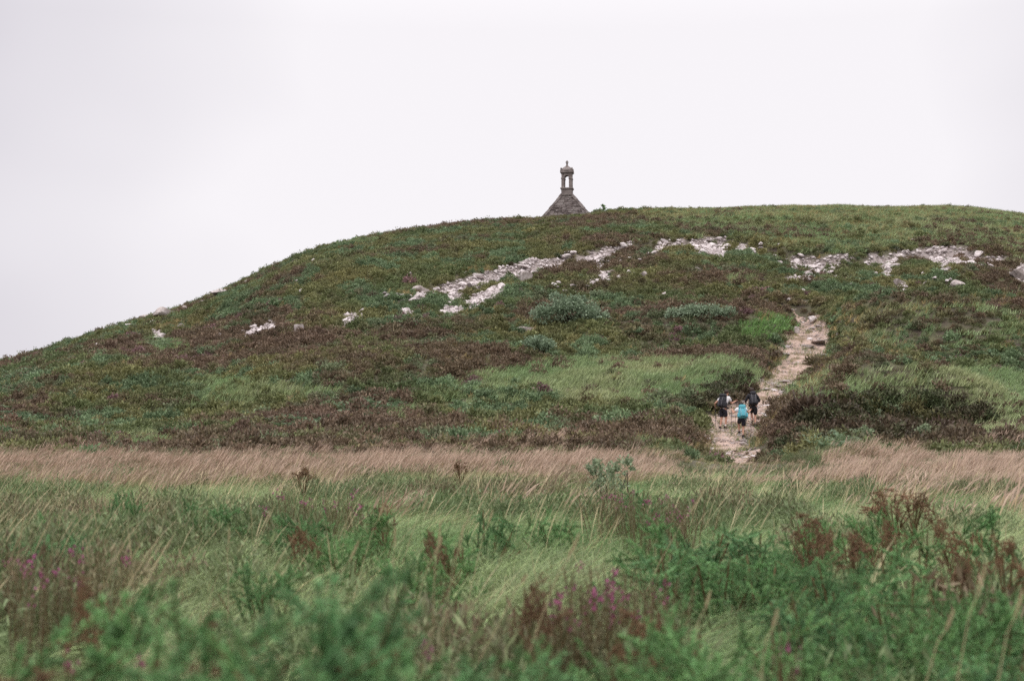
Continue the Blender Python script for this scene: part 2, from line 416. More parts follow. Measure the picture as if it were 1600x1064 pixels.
# ------------------------------------------------------------------ footpath sheet
def build_path():
    rows = 4; cols = 14; V = []; F = []
    Ls = []; Rs = []
    for i in range(len(PL) - 1):
        for t in np.linspace(0, 1, rows, endpoint=False):
            Ls.append(PL[i] * (1 - t) + PL[i + 1] * t); Rs.append(PR[i] * (1 - t) + PR[i + 1] * t)
    Ls.append(PL[-1]); Rs.append(PR[-1]); Ls = np.array(Ls); Rs = np.array(Rs)
    n = len(Ls)
    jl = (vnoise(np.arange(n), np.zeros(n), 2.0, 5.5) - .5) * .9; jr = (vnoise(np.arange(n), np.zeros(n), 2.0, 15.5) - .5) * .9
    for i in range(n):
        for k in range(cols + 1):
            f = k / cols; p = Ls[i] * (1 - f) + Rs[i] * f
            p = p.copy(); p[0] += jl[i] * (1 - f) + jr[i] * f
            V.append(p)
    V = np.array(V); V[:, 2] = Z(V[:, 0], V[:, 1])
    k = np.tile(np.arange(cols + 1), n)
    edge = np.minimum(k, cols - k) > 0
    V[:, 2] += np.where(edge, .05, -.06) + (fbm(V[:, 0], V[:, 1], .9, 4) - .5) * .12
    for i in range(n - 1):
        for c in range(cols):
            a = i * (cols + 1) + c; F.append((a, a + 1, a + cols + 2, a + cols + 1))
    me = py_mesh('footpath', V, F, True)
    m, nt, b = mat_base('trodden_gravel')
    tc = N(nt, 'ShaderNodeTexCoord')
    n1 = N(nt, 'ShaderNodeTexNoise'); n1.inputs['Scale'].default_value = 1.1; n1.inputs['Detail'].default_value = 6
    vo = N(nt, 'ShaderNodeTexVoronoi'); vo.inputs['Scale'].default_value = 9.0
    for q in (n1, vo): nt.links.new(tc.outputs['Object'], q.inputs['Vector'])
    rp = N(nt, 'ShaderNodeValToRGB'); e = rp.color_ramp.elements
    e[0].position = .36; e[0].color = (.20, .14, .085, 1); e[1].position = .58; e[1].color = (.47, .35, .29, 1)
    k2 = e.new(.47); k2.color = (.39, .29, .235, 1)
    nt.links.new(n1.outputs['Fac'], rp.inputs['Fac'])
    rv = N(nt, 'ShaderNodeValToRGB'); rv.color_ramp.elements[0].color = (.62, .6, .58, 1); rv.color_ramp.elements[1].color = (1.15, 1.13, 1.12, 1)
    nt.links.new(vo.outputs['Color'], rv.inputs['Fac'])
    mu = N(nt, 'ShaderNodeMix'); mu.data_type = 'RGBA'; mu.blend_type = 'MULTIPLY'; mu.inputs['Factor'].default_value = 1
    nt.links.new(rp.outputs['Color'], mu.inputs['A']); nt.links.new(rv.outputs['Color'], mu.inputs['B'])
    nt.links.new(mu.outputs['Result'], b.inputs['Base Color']); b.inputs['Roughness'].default_value = .95
    bp = N(nt, 'ShaderNodeBump'); bp.inputs['Strength'].default_value = .6; bp.inputs['Distance'].default_value = .05
    nt.links.new(vo.outputs['Distance'], bp.inputs['Height']); nt.links.new(bp.outputs[0], b.inputs['Normal'])
    tag(link('footpath', me, m), kind='structure')
build_path()

# ------------------------------------------------------------------ scatter with geometry nodes (uncountable cover only)
def scatter(name, P, rot, scl, idx, tint, protos, mat, label, cat):
    """P (n,3), rot (n,3) euler, scl (n,), idx (n,) into protos (meshes)"""
    pc = bpy.data.collections.new(name + '_sources')
    for i, me in enumerate(protos):
        if len(me.materials) == 0: me.materials.append(mat)
        o = bpy.data.objects.new('%s_source_%02d' % (name, i), me); pc.objects.link(o)
    n = len(P); me = bpy.data.meshes.new(name)
    me.vertices.add(n); me.vertices.foreach_set('co', np.asarray(P, np.float32).ravel())
    a = me.attributes.new('rot', 'FLOAT_VECTOR', 'POINT'); a.data.foreach_set('vector', np.asarray(rot, np.float32).ravel())
    a = me.attributes.new('scl', 'FLOAT', 'POINT'); a.data.foreach_set('value', np.asarray(scl, np.float32).ravel())
    a = me.attributes.new('idx', 'INT', 'POINT'); a.data.foreach_set('value', np.asarray(idx, np.int32).ravel())
    a = me.attributes.new('tint', 'FLOAT_COLOR', 'POINT')
    a.data.foreach_set('color', np.concatenate([np.asarray(tint, np.float32), np.ones((n, 1), np.float32)], 1).ravel())
    me.update()
    o = link(name, me, mat)
    ng = bpy.data.node_groups.new(name + '_scatter', 'GeometryNodeTree')
    ng.interface.new_socket('Geometry', in_out='INPUT', socket_type='NodeSocketGeometry')
    ng.interface.new_socket('Geometry', in_out='OUTPUT', socket_type='NodeSocketGeometry')
    gi = ng.nodes.new('NodeGroupInput'); go = ng.nodes.new('NodeGroupOutput')
    ci = ng.nodes.new('GeometryNodeCollectionInfo'); ci.inputs['Collection'].default_value = pc
    ci.inputs['Separate Children'].default_value = True; ci.inputs['Reset Children'].default_value = True
    ip = ng.nodes.new('GeometryNodeInstanceOnPoints'); ip.inputs['Pick Instance'].default_value = True
    def na(nm, t):
        q = ng.nodes.new('GeometryNodeInputNamedAttribute'); q.data_type = t; q.inputs['Name'].default_value = nm
        return [s for s in q.outputs if s.enabled and s.name == 'Attribute'][0]
    ng.links.new(gi.outputs[0], ip.inputs['Points']); ng.links.new(ci.outputs[0], ip.inputs['Instance'])
    ng.links.new(na('idx', 'INT'), ip.inputs['Instance Index'])
    ng.links.new(na('rot', 'FLOAT_VECTOR'), ip.inputs['Rotation'])
    ng.links.new(na('scl', 'FLOAT'), ip.inputs['Scale'])
    ng.links.new(ip.outputs[0], go.inputs[0])
    md = o.modifiers.new('scatter', 'NODES'); md.node_group = ng
    tag(o, label, cat, kind='stuff')
    return o

# ------------------------------------------------------------------ plant meshes
def clump(name, seed, n=260, r=.5, h=.38, ll=.11, lw=.035, up=.45, jit=.55, lumps=5):
    """low cushion of sprigs, uneven outline"""
    g = np.random.default_rng(seed)
    lc = unit(g.normal(size=(lumps, 3)) * [1, 1, .4] + [0, 0, .5]); lr = g.uniform(.55, 1.05, lumps)
    k = g.integers(0, lumps, n)
    d = unit(lc[k] + g.normal(size=(n, 3)) * .55); d[:, 2] = np.abs(d[:, 2])
    rad = lr[k] * (0.45 + 0.55 * g.random(n) ** .6)
    p = d * rad[:, None] * [r, r, h]
    sd = unit(d * (1 - up) + np.array([0, 0, up]) + g.normal(size=(n, 3)) * jit)
    sd[:, 2] = np.maximum(sd[:, 2], -.1)
    side = unit(np.cross(sd, g.normal(size=(n, 3))))
    L = ll * g.uniform(.6, 1.4, n)[:, None]; W = lw * g.uniform(.6, 1.4, n)[:, None]
    V = np.stack([p, p + sd * L * .5 + side * W, p + sd * L, p + sd * L * .5 - side * W], 1)
    return quad_mesh(name, V, lv=g.random(n))
def tuft(name, seed, nb=40, rad=.1, L=(.35, .6), w=.004, lean=.35, bend=.5, spread=.5, wind=0.0, head=0.0, headw=2.5, seg=4, skew=1.0):
    """grass tuft: ribbons bending down-wind (+x); head = share of the blade that is a flowering panicle"""
    g = np.random.default_rng(seed)
    az = wind + g.normal(size=nb) * spread * 1.6
    root = g.normal(size=(nb, 2)) * rad * .6
    le = g.uniform(L[0], L[1], nb); ln = np.abs(lean + g.normal(size=nb) * .14); bd = np.abs(bend + g.normal(size=nb) * .22)
    dh = np.stack([np.cos(az), np.sin(az), np.zeros(nb)], 1)
    sa = az + np.pi / 2 + g.normal(size=nb) * .9
    sd = np.stack([np.cos(sa), np.sin(sa), g.normal(size=nb) * .2], 1)
    secs = []
    for k in range(seg + 1):
        t = k / seg; a = ln + bd * t                         # running tilt from the vertical
        hx = np.sin(a); hz = np.cos(a)
        secs.append((t, hx, hz))
    pos = [np.concatenate([root, np.full((nb, 1), -.02)], 1)]
    for k in range(1, seg + 1):
        am = (ln + bd * ((k - .5) / seg) ** 1.3)
        pos.append(pos[-1] + (dh * np.sin(am)[:, None] + np.array([0, 0, 1]) * np.cos(am)[:, None]) * (le / seg)[:, None])
    V = []; lv = []; hd = []; rv = g.random(nb) ** skew
    def wid(t):
        if head > 0 and t >= 1 - head: return headw * (1.0 if t < .999 else .15)
        return (1 - .75 * t) if head <= 0 else .8
    for k in range(seg):
        w0 = wid(k / seg) * w; w1 = wid((k + 1) / seg) * w
        if k == seg - 1 and head <= 0: w1 = .0005
        V.append(np.stack([pos[k] - sd * w0, pos[k] + sd * w0, pos[k + 1] + sd * w1, pos[k + 1] - sd * w1], 1))
        lv.append(rv); hd.append(np.full(nb, 1.0 if (head > 0 and (k + .5) / seg > 1 - head) else 0.0))
    return quad_mesh(name, np.concatenate(V), lv=np.concatenate(lv), hd=np.concatenate(hd))
def fern(name, seed, nf=7):
    """bracken: arching fronds with paired leaflets"""
    g = np.random.default_rng(seed); V = []
    for f in range(nf):
        az = g.uniform(0, 6.28); L = g.uniform(.45, .75); tl = g.uniform(.3, .7)
        dh = np.array([math.cos(az), math.sin(az), 0]); sd = np.array([-math.sin(az), math.cos(az), 0])
        p = np.array([g.normal() * .05, g.normal() * .05, 0]); K = 12
        for k in range(K):
            t = k / K; a = tl + 1.0 * t; d = dh * math.sin(a) + np.array([0, 0, 1]) * math.cos(a)
            q = p + d * L / K; V.append([p - sd * .004, p + sd * .004, q + sd * .004, q - sd * .004])
            if k > 2:
                w = .26 * (1 - (k - 2) / (K - 1)) * L / .6
                for s in (-1, 1):
                    tip = q + sd * s * w + d * w * .35 - np.array([0, 0, .02])
                    V.append([p, p + (tip - p) * .5 + d * .025, tip, p + (tip - p) * .5 - d * .025])
            p = q
    V = np.array(V); return quad_mesh(name, V, lv=g.random(len(V)))
def rock_mesh(name, seed, sub=2, flat=.75, block=0.0, jag=.28):
    """angular stone: a faceted ball cut by random planes"""
    g = np.random.default_rng(seed); bm = bmesh.new(); bmesh.ops.create_icosphere(bm, subdivisions=sub, radius=1.0)
    pl = unit(g.normal(size=(11, 3))); dist = g.uniform(.42, .78, 11)
    if block > 0:
        pl = np.concatenate([np.eye(3), -np.eye(3)]) + g.normal(size=(6, 3)) * .09; pl = unit(pl); dist = np.full(6, .62)
    o = g.uniform(0, 50, 3)
    for v in bm.verts:
        p = np.array(v.co)
        for q, d in zip(pl, dist):
            e = p @ q - d
            if e > 0: p = p - q * e * .95
        nz = mnoise.noise(Vector(p * 1.6 + o)); p = p * (1 + nz * jag * (.35 if block else 1))
        v.co = (p[0], p[1], p[2] * flat)
    zmin = min(v.co.z for v in bm.verts)
    return bm_mesh(name, bm)
ROCKS = [rock_mesh('stone', 100 + i, 2, .62 + .08 * (i % 3)) for i in range(6)]
PEBB = [rock_mesh('pebble', 130 + i, 1, .6 + .1 * (i % 2)) for i in range(5)]

# ------------------------------------------------------------------ hill cover
M_HEATH = leafmat('heath_sprigs', trans=.12, spread=.32)
M_GRASSI = leafmat('grass_blades', trans=.3, spread=.42)
M_MEADOW = leafmat('meadow_blades', trans=.3, spread=.38, hi=2.1)
M_PINKG = leafmat('flowering_grass', trans=.25, head=(.43, .315, .235), spread=.3)
M_FERN = leafmat('fern_fronds', trans=.3, spread=.3)

def hill_points(sp, x0=-90, x1=90, y0=46, y1=212, seed=1, margin=170):
    g = np.random.default_rng(seed)
    X, Y = np.meshgrid(np.arange(x0, x1, sp), np.arange(y0, y1, sp))
    X = X.ravel() + g.uniform(-.5, .5, X.size) * sp; Y = Y.ravel() + g.uniform(-.5, .5, Y.size) * sp
    u = X / Y; k = np.abs(u) < .36 + margin / FPX; X, Y = X[k], Y[k]
    Yc = np.interp(X / Y, _us, _yc); k = Y < Yc + 14; X, Y = X[k], Y[k]
    Zz = Z(X, Y); px, py, d = project(X, Y, Zz)
    return g, X, Y, Zz, px, py, d
def lerp(a, b, t): return np.asarray(a) * (1 - t[:, None]) + np.asarray(b) * t[:, None]

def zone_fields(px, py, X, Y):
    """how grassy / how green / how tan / how shade-darkened the cover is (0..1), by place on the hill"""
    n1 = fbm(X, Y, 9.0, 1.0); n2 = fbm(X, Y, 3.0, 5.0); n3 = fbm(X, Y, 22.0, 11.0)
    green = np.clip(.50 + (n1 - .5) * 2.6 + (n2 - .5) * 1.2, 0, 1)
    er = edge_row(px)
    up = smooth(6, -8, py - er)                                   # above the scar
    up = np.where(px < 640, smooth(40, -30, py - (470 - (px - 640) * .05)), up)
    green = np.clip(green + .22 * up * (px > 480) - .10 * ((py > er + 10) & (py < er + 90)), 0, 1)
    grass = np.zeros(len(px)); tan = np.zeros(len(px))
    for cx, cy, rx, ry, a in [(930,596,210,36,1.0),(1080,580,110,26,1.0),(400,612,130,13,.8),(330,634,90,12,.6),(1470,606,200,32,1.0),
                              (1560,640,80,45,.8),(760,625,90,16,.5),(260,538,40,10,.8),(1195,512,46,20,1.0),(1150,436,18,10,.9),
                              (1030,568,60,10,.8),(620,640,40,14,.4),(200,690,60,10,.6),(500,505,30,6,.5),(1260,610,40,30,.5),
                              (1330,590,60,14,.5), (700,610,80,10,.35), (1400,355,120,8,.4),(1180,620,16,12,.4), (545,380,45,7,.7)]:
        q = ell(px + (n2 - .5) * 60, py + (n1 - .5) * 26, cx, cy, rx, ry)
        grass = np.maximum(grass, a * smooth(1.25, .55, q))
    ridge = smooth(20, 0, py - np.interp(px, [p[0] for p in SKY], [p[1] for p in SKY])) * smooth(930, 1060, px)
    right_top = smooth(960, 1100, px) * smooth(4, -22, py - er)
    grass = np.maximum(grass, .55 * right_top); tan = np.maximum(tan, np.clip(.55 * right_top * (n1 > .5) + .55 * ridge, 0, 1))
    for cx, cy, rx, ry, a in [(1330,505,34,30,.9),(1420,480,110,8,.7),(835,518,16,9,1.0),(1200,495,26,7,.8),(1210,560,12,30,.8),(1290,560,14,40,.7),
                              (280,508,45,14,.8),(270,500,30,9,.7),(640,462,45,7,.6),(740,425,60,4,.7),(1260,600,20,14,.8),(1590,360,40,14,.8),
                              (1130,470,14,5,.6),(1200,650,16,20,.6),(150,690,140,9,.45),(1225,460,16,8,.5),(1560,470,60,7,.6),(950,395,30,5,.5),
                              (1215,640,14,34,.75),(900,518,25,6,.4),(1400,560,60,8,.3), (1090,700,60,10,.6)]:
        q = ell(px + (n2 - .5) * 20, py + (n1 - .5) * 12, cx, cy, rx, ry)
        tan = np.maximum(tan, a * smooth(1.3, .5, q))
    mound = smooth(1.2, .5, ell(px, py, 1470, 515, 170, 42)); green = np.clip(green + .3 * mound, 0, 1)
    grass = np.maximum(grass, .45 * mound * (n1 > .45)); tan = np.maximum(tan, .4 * mound * (n2 > .5))
    dark = np.zeros(len(px))  # where shade of the hollow and banks is put into the cover colour
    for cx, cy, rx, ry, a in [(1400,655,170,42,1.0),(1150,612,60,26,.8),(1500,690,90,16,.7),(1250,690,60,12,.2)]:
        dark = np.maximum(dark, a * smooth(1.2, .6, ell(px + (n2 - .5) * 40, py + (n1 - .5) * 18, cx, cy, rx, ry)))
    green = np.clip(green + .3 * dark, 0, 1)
    return n1, n2, n3, green, grass, tan, dark

H_PROT = [clump('heath', 20 + i, 300, .48, .42 + .07 * (i % 3), .12, .028, lumps=4 + i % 3) for i in range(6)]
G_PROT = [tuft('hillgrass', 40 + i, 42, .34, (.25, .5), .018, .45, .75, .7, seg=3) for i in range(4)]
T_PROT = [tuft('drygrass', 50 + i, 30, .30, (.3, .6), .017, .35, .7, .6, seg=3) for i in range(3)]

def hill_cover():
    g, X, Y, Zz, px, py, d = hill_points(.49)
    n1, n2, n3, green, grass, tan, dark = zone_fields(px, py, X, Y)
    onpath = in_poly(X, Y, PATH_POLY); sc = in_scree(px, py)
    r = g.random(len(X))
    keep = ~sc & ~onpath & (ell(px, py, 1180, 694, 26, 16) > 1)
    band = smooth(57, 50, Y)                                       # gives way to the tall grass at the foot
    is_grass = keep & (r < grass * .93) & (band < .6)
    is_tan = keep & ~is_grass & (g.random(len(X)) < tan * .5)
    is_heath = keep & ~is_grass & ~is_tan & (g.random(len(X)) > band * .6)
    # a few cushions creep into scree and path margins
    extra = (sc & (g.random(len(X)) < .05 + .35 * smooth(.55, .7, fbm(X, Y, 2.4, 161)))) | (onpath & (g.random(len(X)) < .02))
    is_heath |= extra
    k = np.nonzero(is_heath)[0]; q = len(k)
    br = lerp([.150, .112, .070], [.172, .116, .084], np.clip(n2[k] * 1.6 - .3, 0, 1))
    gr = lerp([.120, .156, .066], [.195, .185, .078], np.clip((fbm(X[k], Y[k], 5, 31) - .3) * 2.2, 0, 1))
    teal = np.array([.145, .205, .105])
    tt = (fbm(X[k], Y[k], 2.5, 77) > .60)[:, None]
    gr = np.where(tt, teal, gr)
    gm = smooth(.22, .78, green[k] + (g.random(q) - .5) * .55)
    tint = br * (1 - gm[:, None]) + gr * gm[:, None]
    pk = (fbm(X[k], Y[k], 1.6, 91) > .77) & (g.random(q) < .5) & (py[k] > 430)
    tint[pk] = [.21, .125, .125]
    tint *= 1.05 * g.uniform(.78, 1.25, (q, 1)) * (.75 + .5 * fbm(X[k], Y[k], 1.8, 121))[:, None] * (1 - .42 * dark[k])[:, None]  # last factor darkens the tint in place of shade in the hollow and banks
    s = (.5 + .55 * g.random(q) + .75 * g.random(q) ** 5) * (1 + .35 * dark[k]) * np.where(extra[k], .6, 1) * np.where(py[k] < 345, .8, 1)
    P = np.stack([X[k], Y[k], Zz[k] - .05], 1)
    rot = np.stack([g.normal(size=q) * .12, g.normal(size=q) * .12, g.uniform(0, 6.28, q)], 1)
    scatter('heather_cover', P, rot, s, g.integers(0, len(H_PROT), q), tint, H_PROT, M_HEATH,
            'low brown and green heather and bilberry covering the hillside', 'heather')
    # grass
    g2, X2, Y2, Z2, px2, py2, d2 = hill_points(.42, seed=2)
    n1, n2, n3, green, grass, tan, dark = zone_fields(px2, py2, X2, Y2)
    onp = in_poly(X2, Y2, PATH_POLY); sc = in_scree(px2, py2)
    r = g2.random(len(X2))
    k = np.nonzero((r < grass * .95) & ~sc & ~onp)[0]; q = len(k)
    tint = lerp([.235, .33, .15], [.35, .38, .195], np.clip((fbm(X2[k], Y2[k], 4, 51) - .3) * 2.2, 0, 1))
    tint[(ell(px2[k], py2[k], 1195, 512, 60, 26) < 1)] = [.155, .275, .085]
    tint *= g2.uniform(.8, 1.2, (q, 1))
    P = np.stack([X2[k], Y2[k], Z2[k] - .02], 1)
    rot = np.stack([np.zeros(q), np.zeros(q), g2.normal(size=q) * .4], 1)
    scatter('grass_cover', P, rot, g2.uniform(.8, 1.35, q), g2.integers(0, len(G_PROT), q), tint, G_PROT, M_GRASSI,
            'short pale green grass in patches on the slope', 'grass')
    k = np.nonzero((g2.random(len(X2)) < tan * .95 + .03) & ~sc & ~onp)[0]
    isl = np.zeros(len(X2))
    for cx, cy, rx, ry in [(1150,672,11,20),(1215,606,20,6),(1232,560,16,7),(1268,558,18,12),(1250,574,18,5),(1168,640,9,8),(1200,622,14,7),(1180,700,12,6),(1262,520,16,4),(1240,590,12,5)]:
        isl = np.maximum(isl, smooth(1.3, .6, ell(px2, py2, cx, cy, rx, ry)))
    margin = onp & ~in_poly(X2, Y2, PATH_IN)
    k2 = np.nonzero(onp & ((r < .9 * isl) | (margin & (r < .55)) | ((r < .6) & (fbm(X2, Y2, 1.9, 61) > .54))))[0]
    k = np.concatenate([k, k2]); q = len(k)
    tint = lerp([.40, .285, .135], [.31, .29, .13], g2.random(q)) * g2.uniform(.7, 1.2, (q, 1))
    tint[-len(k2):] = lerp([.17, .23, .09], [.31, .27, .13], g2.random(len(k2)))
    P = np.stack([X2[k], Y2[k], Z2[k] - .02], 1)
    rot = np.stack([np.zeros(q), np.zeros(q), g2.normal(size=q) * .4], 1)
    s = g2.uniform(.6, 1.1, q); s[-len(k2):] *= .68
    scatter('dry_grass_cover', P, rot, s, g2.integers(0, len(T_PROT), q), tint, T_PROT, M_GRASSI,
            'tan dry grass along the path edges and mounds', 'grass')
    # low turf closing the gaps between the cushions
    g4, X4, Y4, Z4, px4, py4, d4 = hill_points(.62, seed=6)
    k = np.nonzero(~in_scree(px4, py4) & ~in_poly(X4, Y4, PATH_POLY))[0]; q = len(k)
    tint = lerp([.15, .19, .085], [.24, .205, .10], np.clip(fbm(X4[k], Y4[k], 6.0, 191) * 2 - .5, 0, 1)) * g4.uniform(.75, 1.2, (q, 1))
    scatter('turf_cover', np.stack([X4[k], Y4[k], Z4[k] - .02], 1), np.stack([np.zeros(q), np.zeros(q), g4.normal(size=q) * .5], 1), g4.uniform(.5, .8, q), g4.integers(0, len(G_PROT), q),
            tint, [m_.copy() for m_ in G_PROT], M_GRASSI, 'thin olive turf between the heather cushions', 'grass')
    # bracken beds
    g3, X3, Y3, Z3, px3, py3, d3 = hill_points(.6, seed=3, y1=110)
    br = np.zeros(len(X3))
    for cx, cy, rx, ry in [(575,640,60,16),(470,665,60,12),(30,655,40,12),(40,590,30,10),(1500,560,60,14),(250,540,24,10),(620,505,20,6),(990,520,25,8),(1290,700,70,12)]:
        br = np.maximum(br, smooth(1.2, .4, ell(px3, py3, cx, cy, rx, ry)))
    k = np.nonzero((g3.random(len(X3)) < br * .8) & ~in_poly(X3, Y3, PATH_POLY))[0]; q = len(k)
    FP = [fern('fern', 60 + i) for i in range(3)]
    tint = lerp([.14, .215, .12], [.20, .26, .14], g3.random(q))
    rot = np.stack([np.zeros(q), np.zeros(q), g3.uniform(0, 6.28, q)], 1)
    scatter('bracken_cover', np.stack([X3[k], Y3[k], Z3[k] + .12], 1), rot, g3.uniform(.55, .95, q), g3.integers(0, 3, q), tint, FP, M_FERN,
            'bluish green bracken fronds among the heather', 'bracken')
hill_cover()

# ------------------------------------------------------------------ scree and path gravel
def loose_stone():
    g, X, Y, Zz, px, py, d = hill_points(.24, y0=70, seed=5, margin=40)
    sc = in_scree(px, py) & (Y > 78)
    k = np.nonzero(sc & (g.random(len(X)) < .85))[0]; q = len(k)
    tint = np.ones((q, 3))
    s = .11 + .20 * g.random(q) ** 2.0
    rot = g.uniform(-3, 3, (q, 3)) * [.15, .15, 1]
    scatter('scree', np.stack([X[k], Y[k], Zz[k] + s * .15], 1), rot, s, g.integers(0, 5, q), tint, [m.copy() for m in PEBB], M_SCREE,
            'pale broken quartzite rubble below the quarry edge', 'scree')
    # the larger blocks in the scree, one object each
    kk = g.permutation(k)[:230]
    for j, i in enumerate(kk):
        o = link('scree_stone', ROCKS[j % 6], M_SCREE)
        w = .28 + .40 * g.random() ** 2.0
        o.location = (X[i], Y[i], Zz[i] + w * .12); o.scale = (w * g.uniform(.8, 1.3), w * g.uniform(.7, 1.1), w * g.uniform(.6, 1.0))
        o.rotation_euler = (g.normal() * .25, g.normal() * .25, g.uniform(0, 6.28))
        tag(o, 'pale angular quartzite block lying loose in the hillside scree', 'stone', 'loose blocks in the scree')
    ed = edge_row(px); near = (~sc) & (py > ed) & (py < ed + 60) & (px > 600) & (g.random(len(X)) < .25 * smooth(.5, .72, fbm(X, Y, 5, 151)))
    kk = g.permutation(np.nonzero(near)[0])[:70]
    for j, i in enumerate(kk):
        o = link('slope_stone', ROCKS[j % 6], M_SCREE); w = .22 + .3 * g.random() ** 2.0
        o.location = (X[i], Y[i], Zz[i] + .25); o.scale = (w * g.uniform(.8, 1.5), w, w * g.uniform(.7, 1.0))
        o.rotation_euler = (g.normal() * .25, g.normal() * .25, g.uniform(0, 6.28))
        tag(o, 'single pale stone showing through heather below the quarry scree', 'stone', 'stray stones below the scree')
    # path: gravel and stones
    n = 9000
    f = g.random(n); t = g.random(n) * (len(PL) - 1.001); i = t.astype(int); t = (t - i)[:, None]
    L = PL[i] * (1 - t) + PL[i + 1] * t; R = PR[i] * (1 - t) + PR[i + 1] * t
    P = L * (1 - f[:, None]) + R * f[:, None]; P[:, 2] = Z(P[:, 0], P[:, 1]) + .06
    keep = fbm(P[:, 0], P[:, 1], 1.6, 21) > .45; P = P[keep]; q = len(P)
    s = .025 + .06 * g.random(q) ** 2.5
    scatter('path_gravel', P, g.uniform(-3, 3, (q, 3)) * [.15, .15, 1], s, g.integers(0, 5, q), np.ones((q, 3)), [m.copy() for m in PEBB], M_PATHSTONE,
            'pinkish grey gravel strewn over the footpath', 'gravel')
    big = g.permutation(q)[:120]
    for j, i in enumerate(big):
        o = link('path_stone', ROCKS[j % 6], M_PATHSTONE)
        w = .11 + .2 * g.random() ** 2
        o.location = (P[i, 0], P[i, 1], P[i, 2] - .02); o.scale = (w * g.uniform(.9, 1.5), w, w * g.uniform(.35, .65))
        o.rotation_euler = (g.normal() * .15, g.normal() * .15, g.uniform(0, 6.28))
        tag(o, 'flat pinkish stone bedded in the gravel of the footpath', 'stone', 'stones bedded in the footpath')
loose_stone()

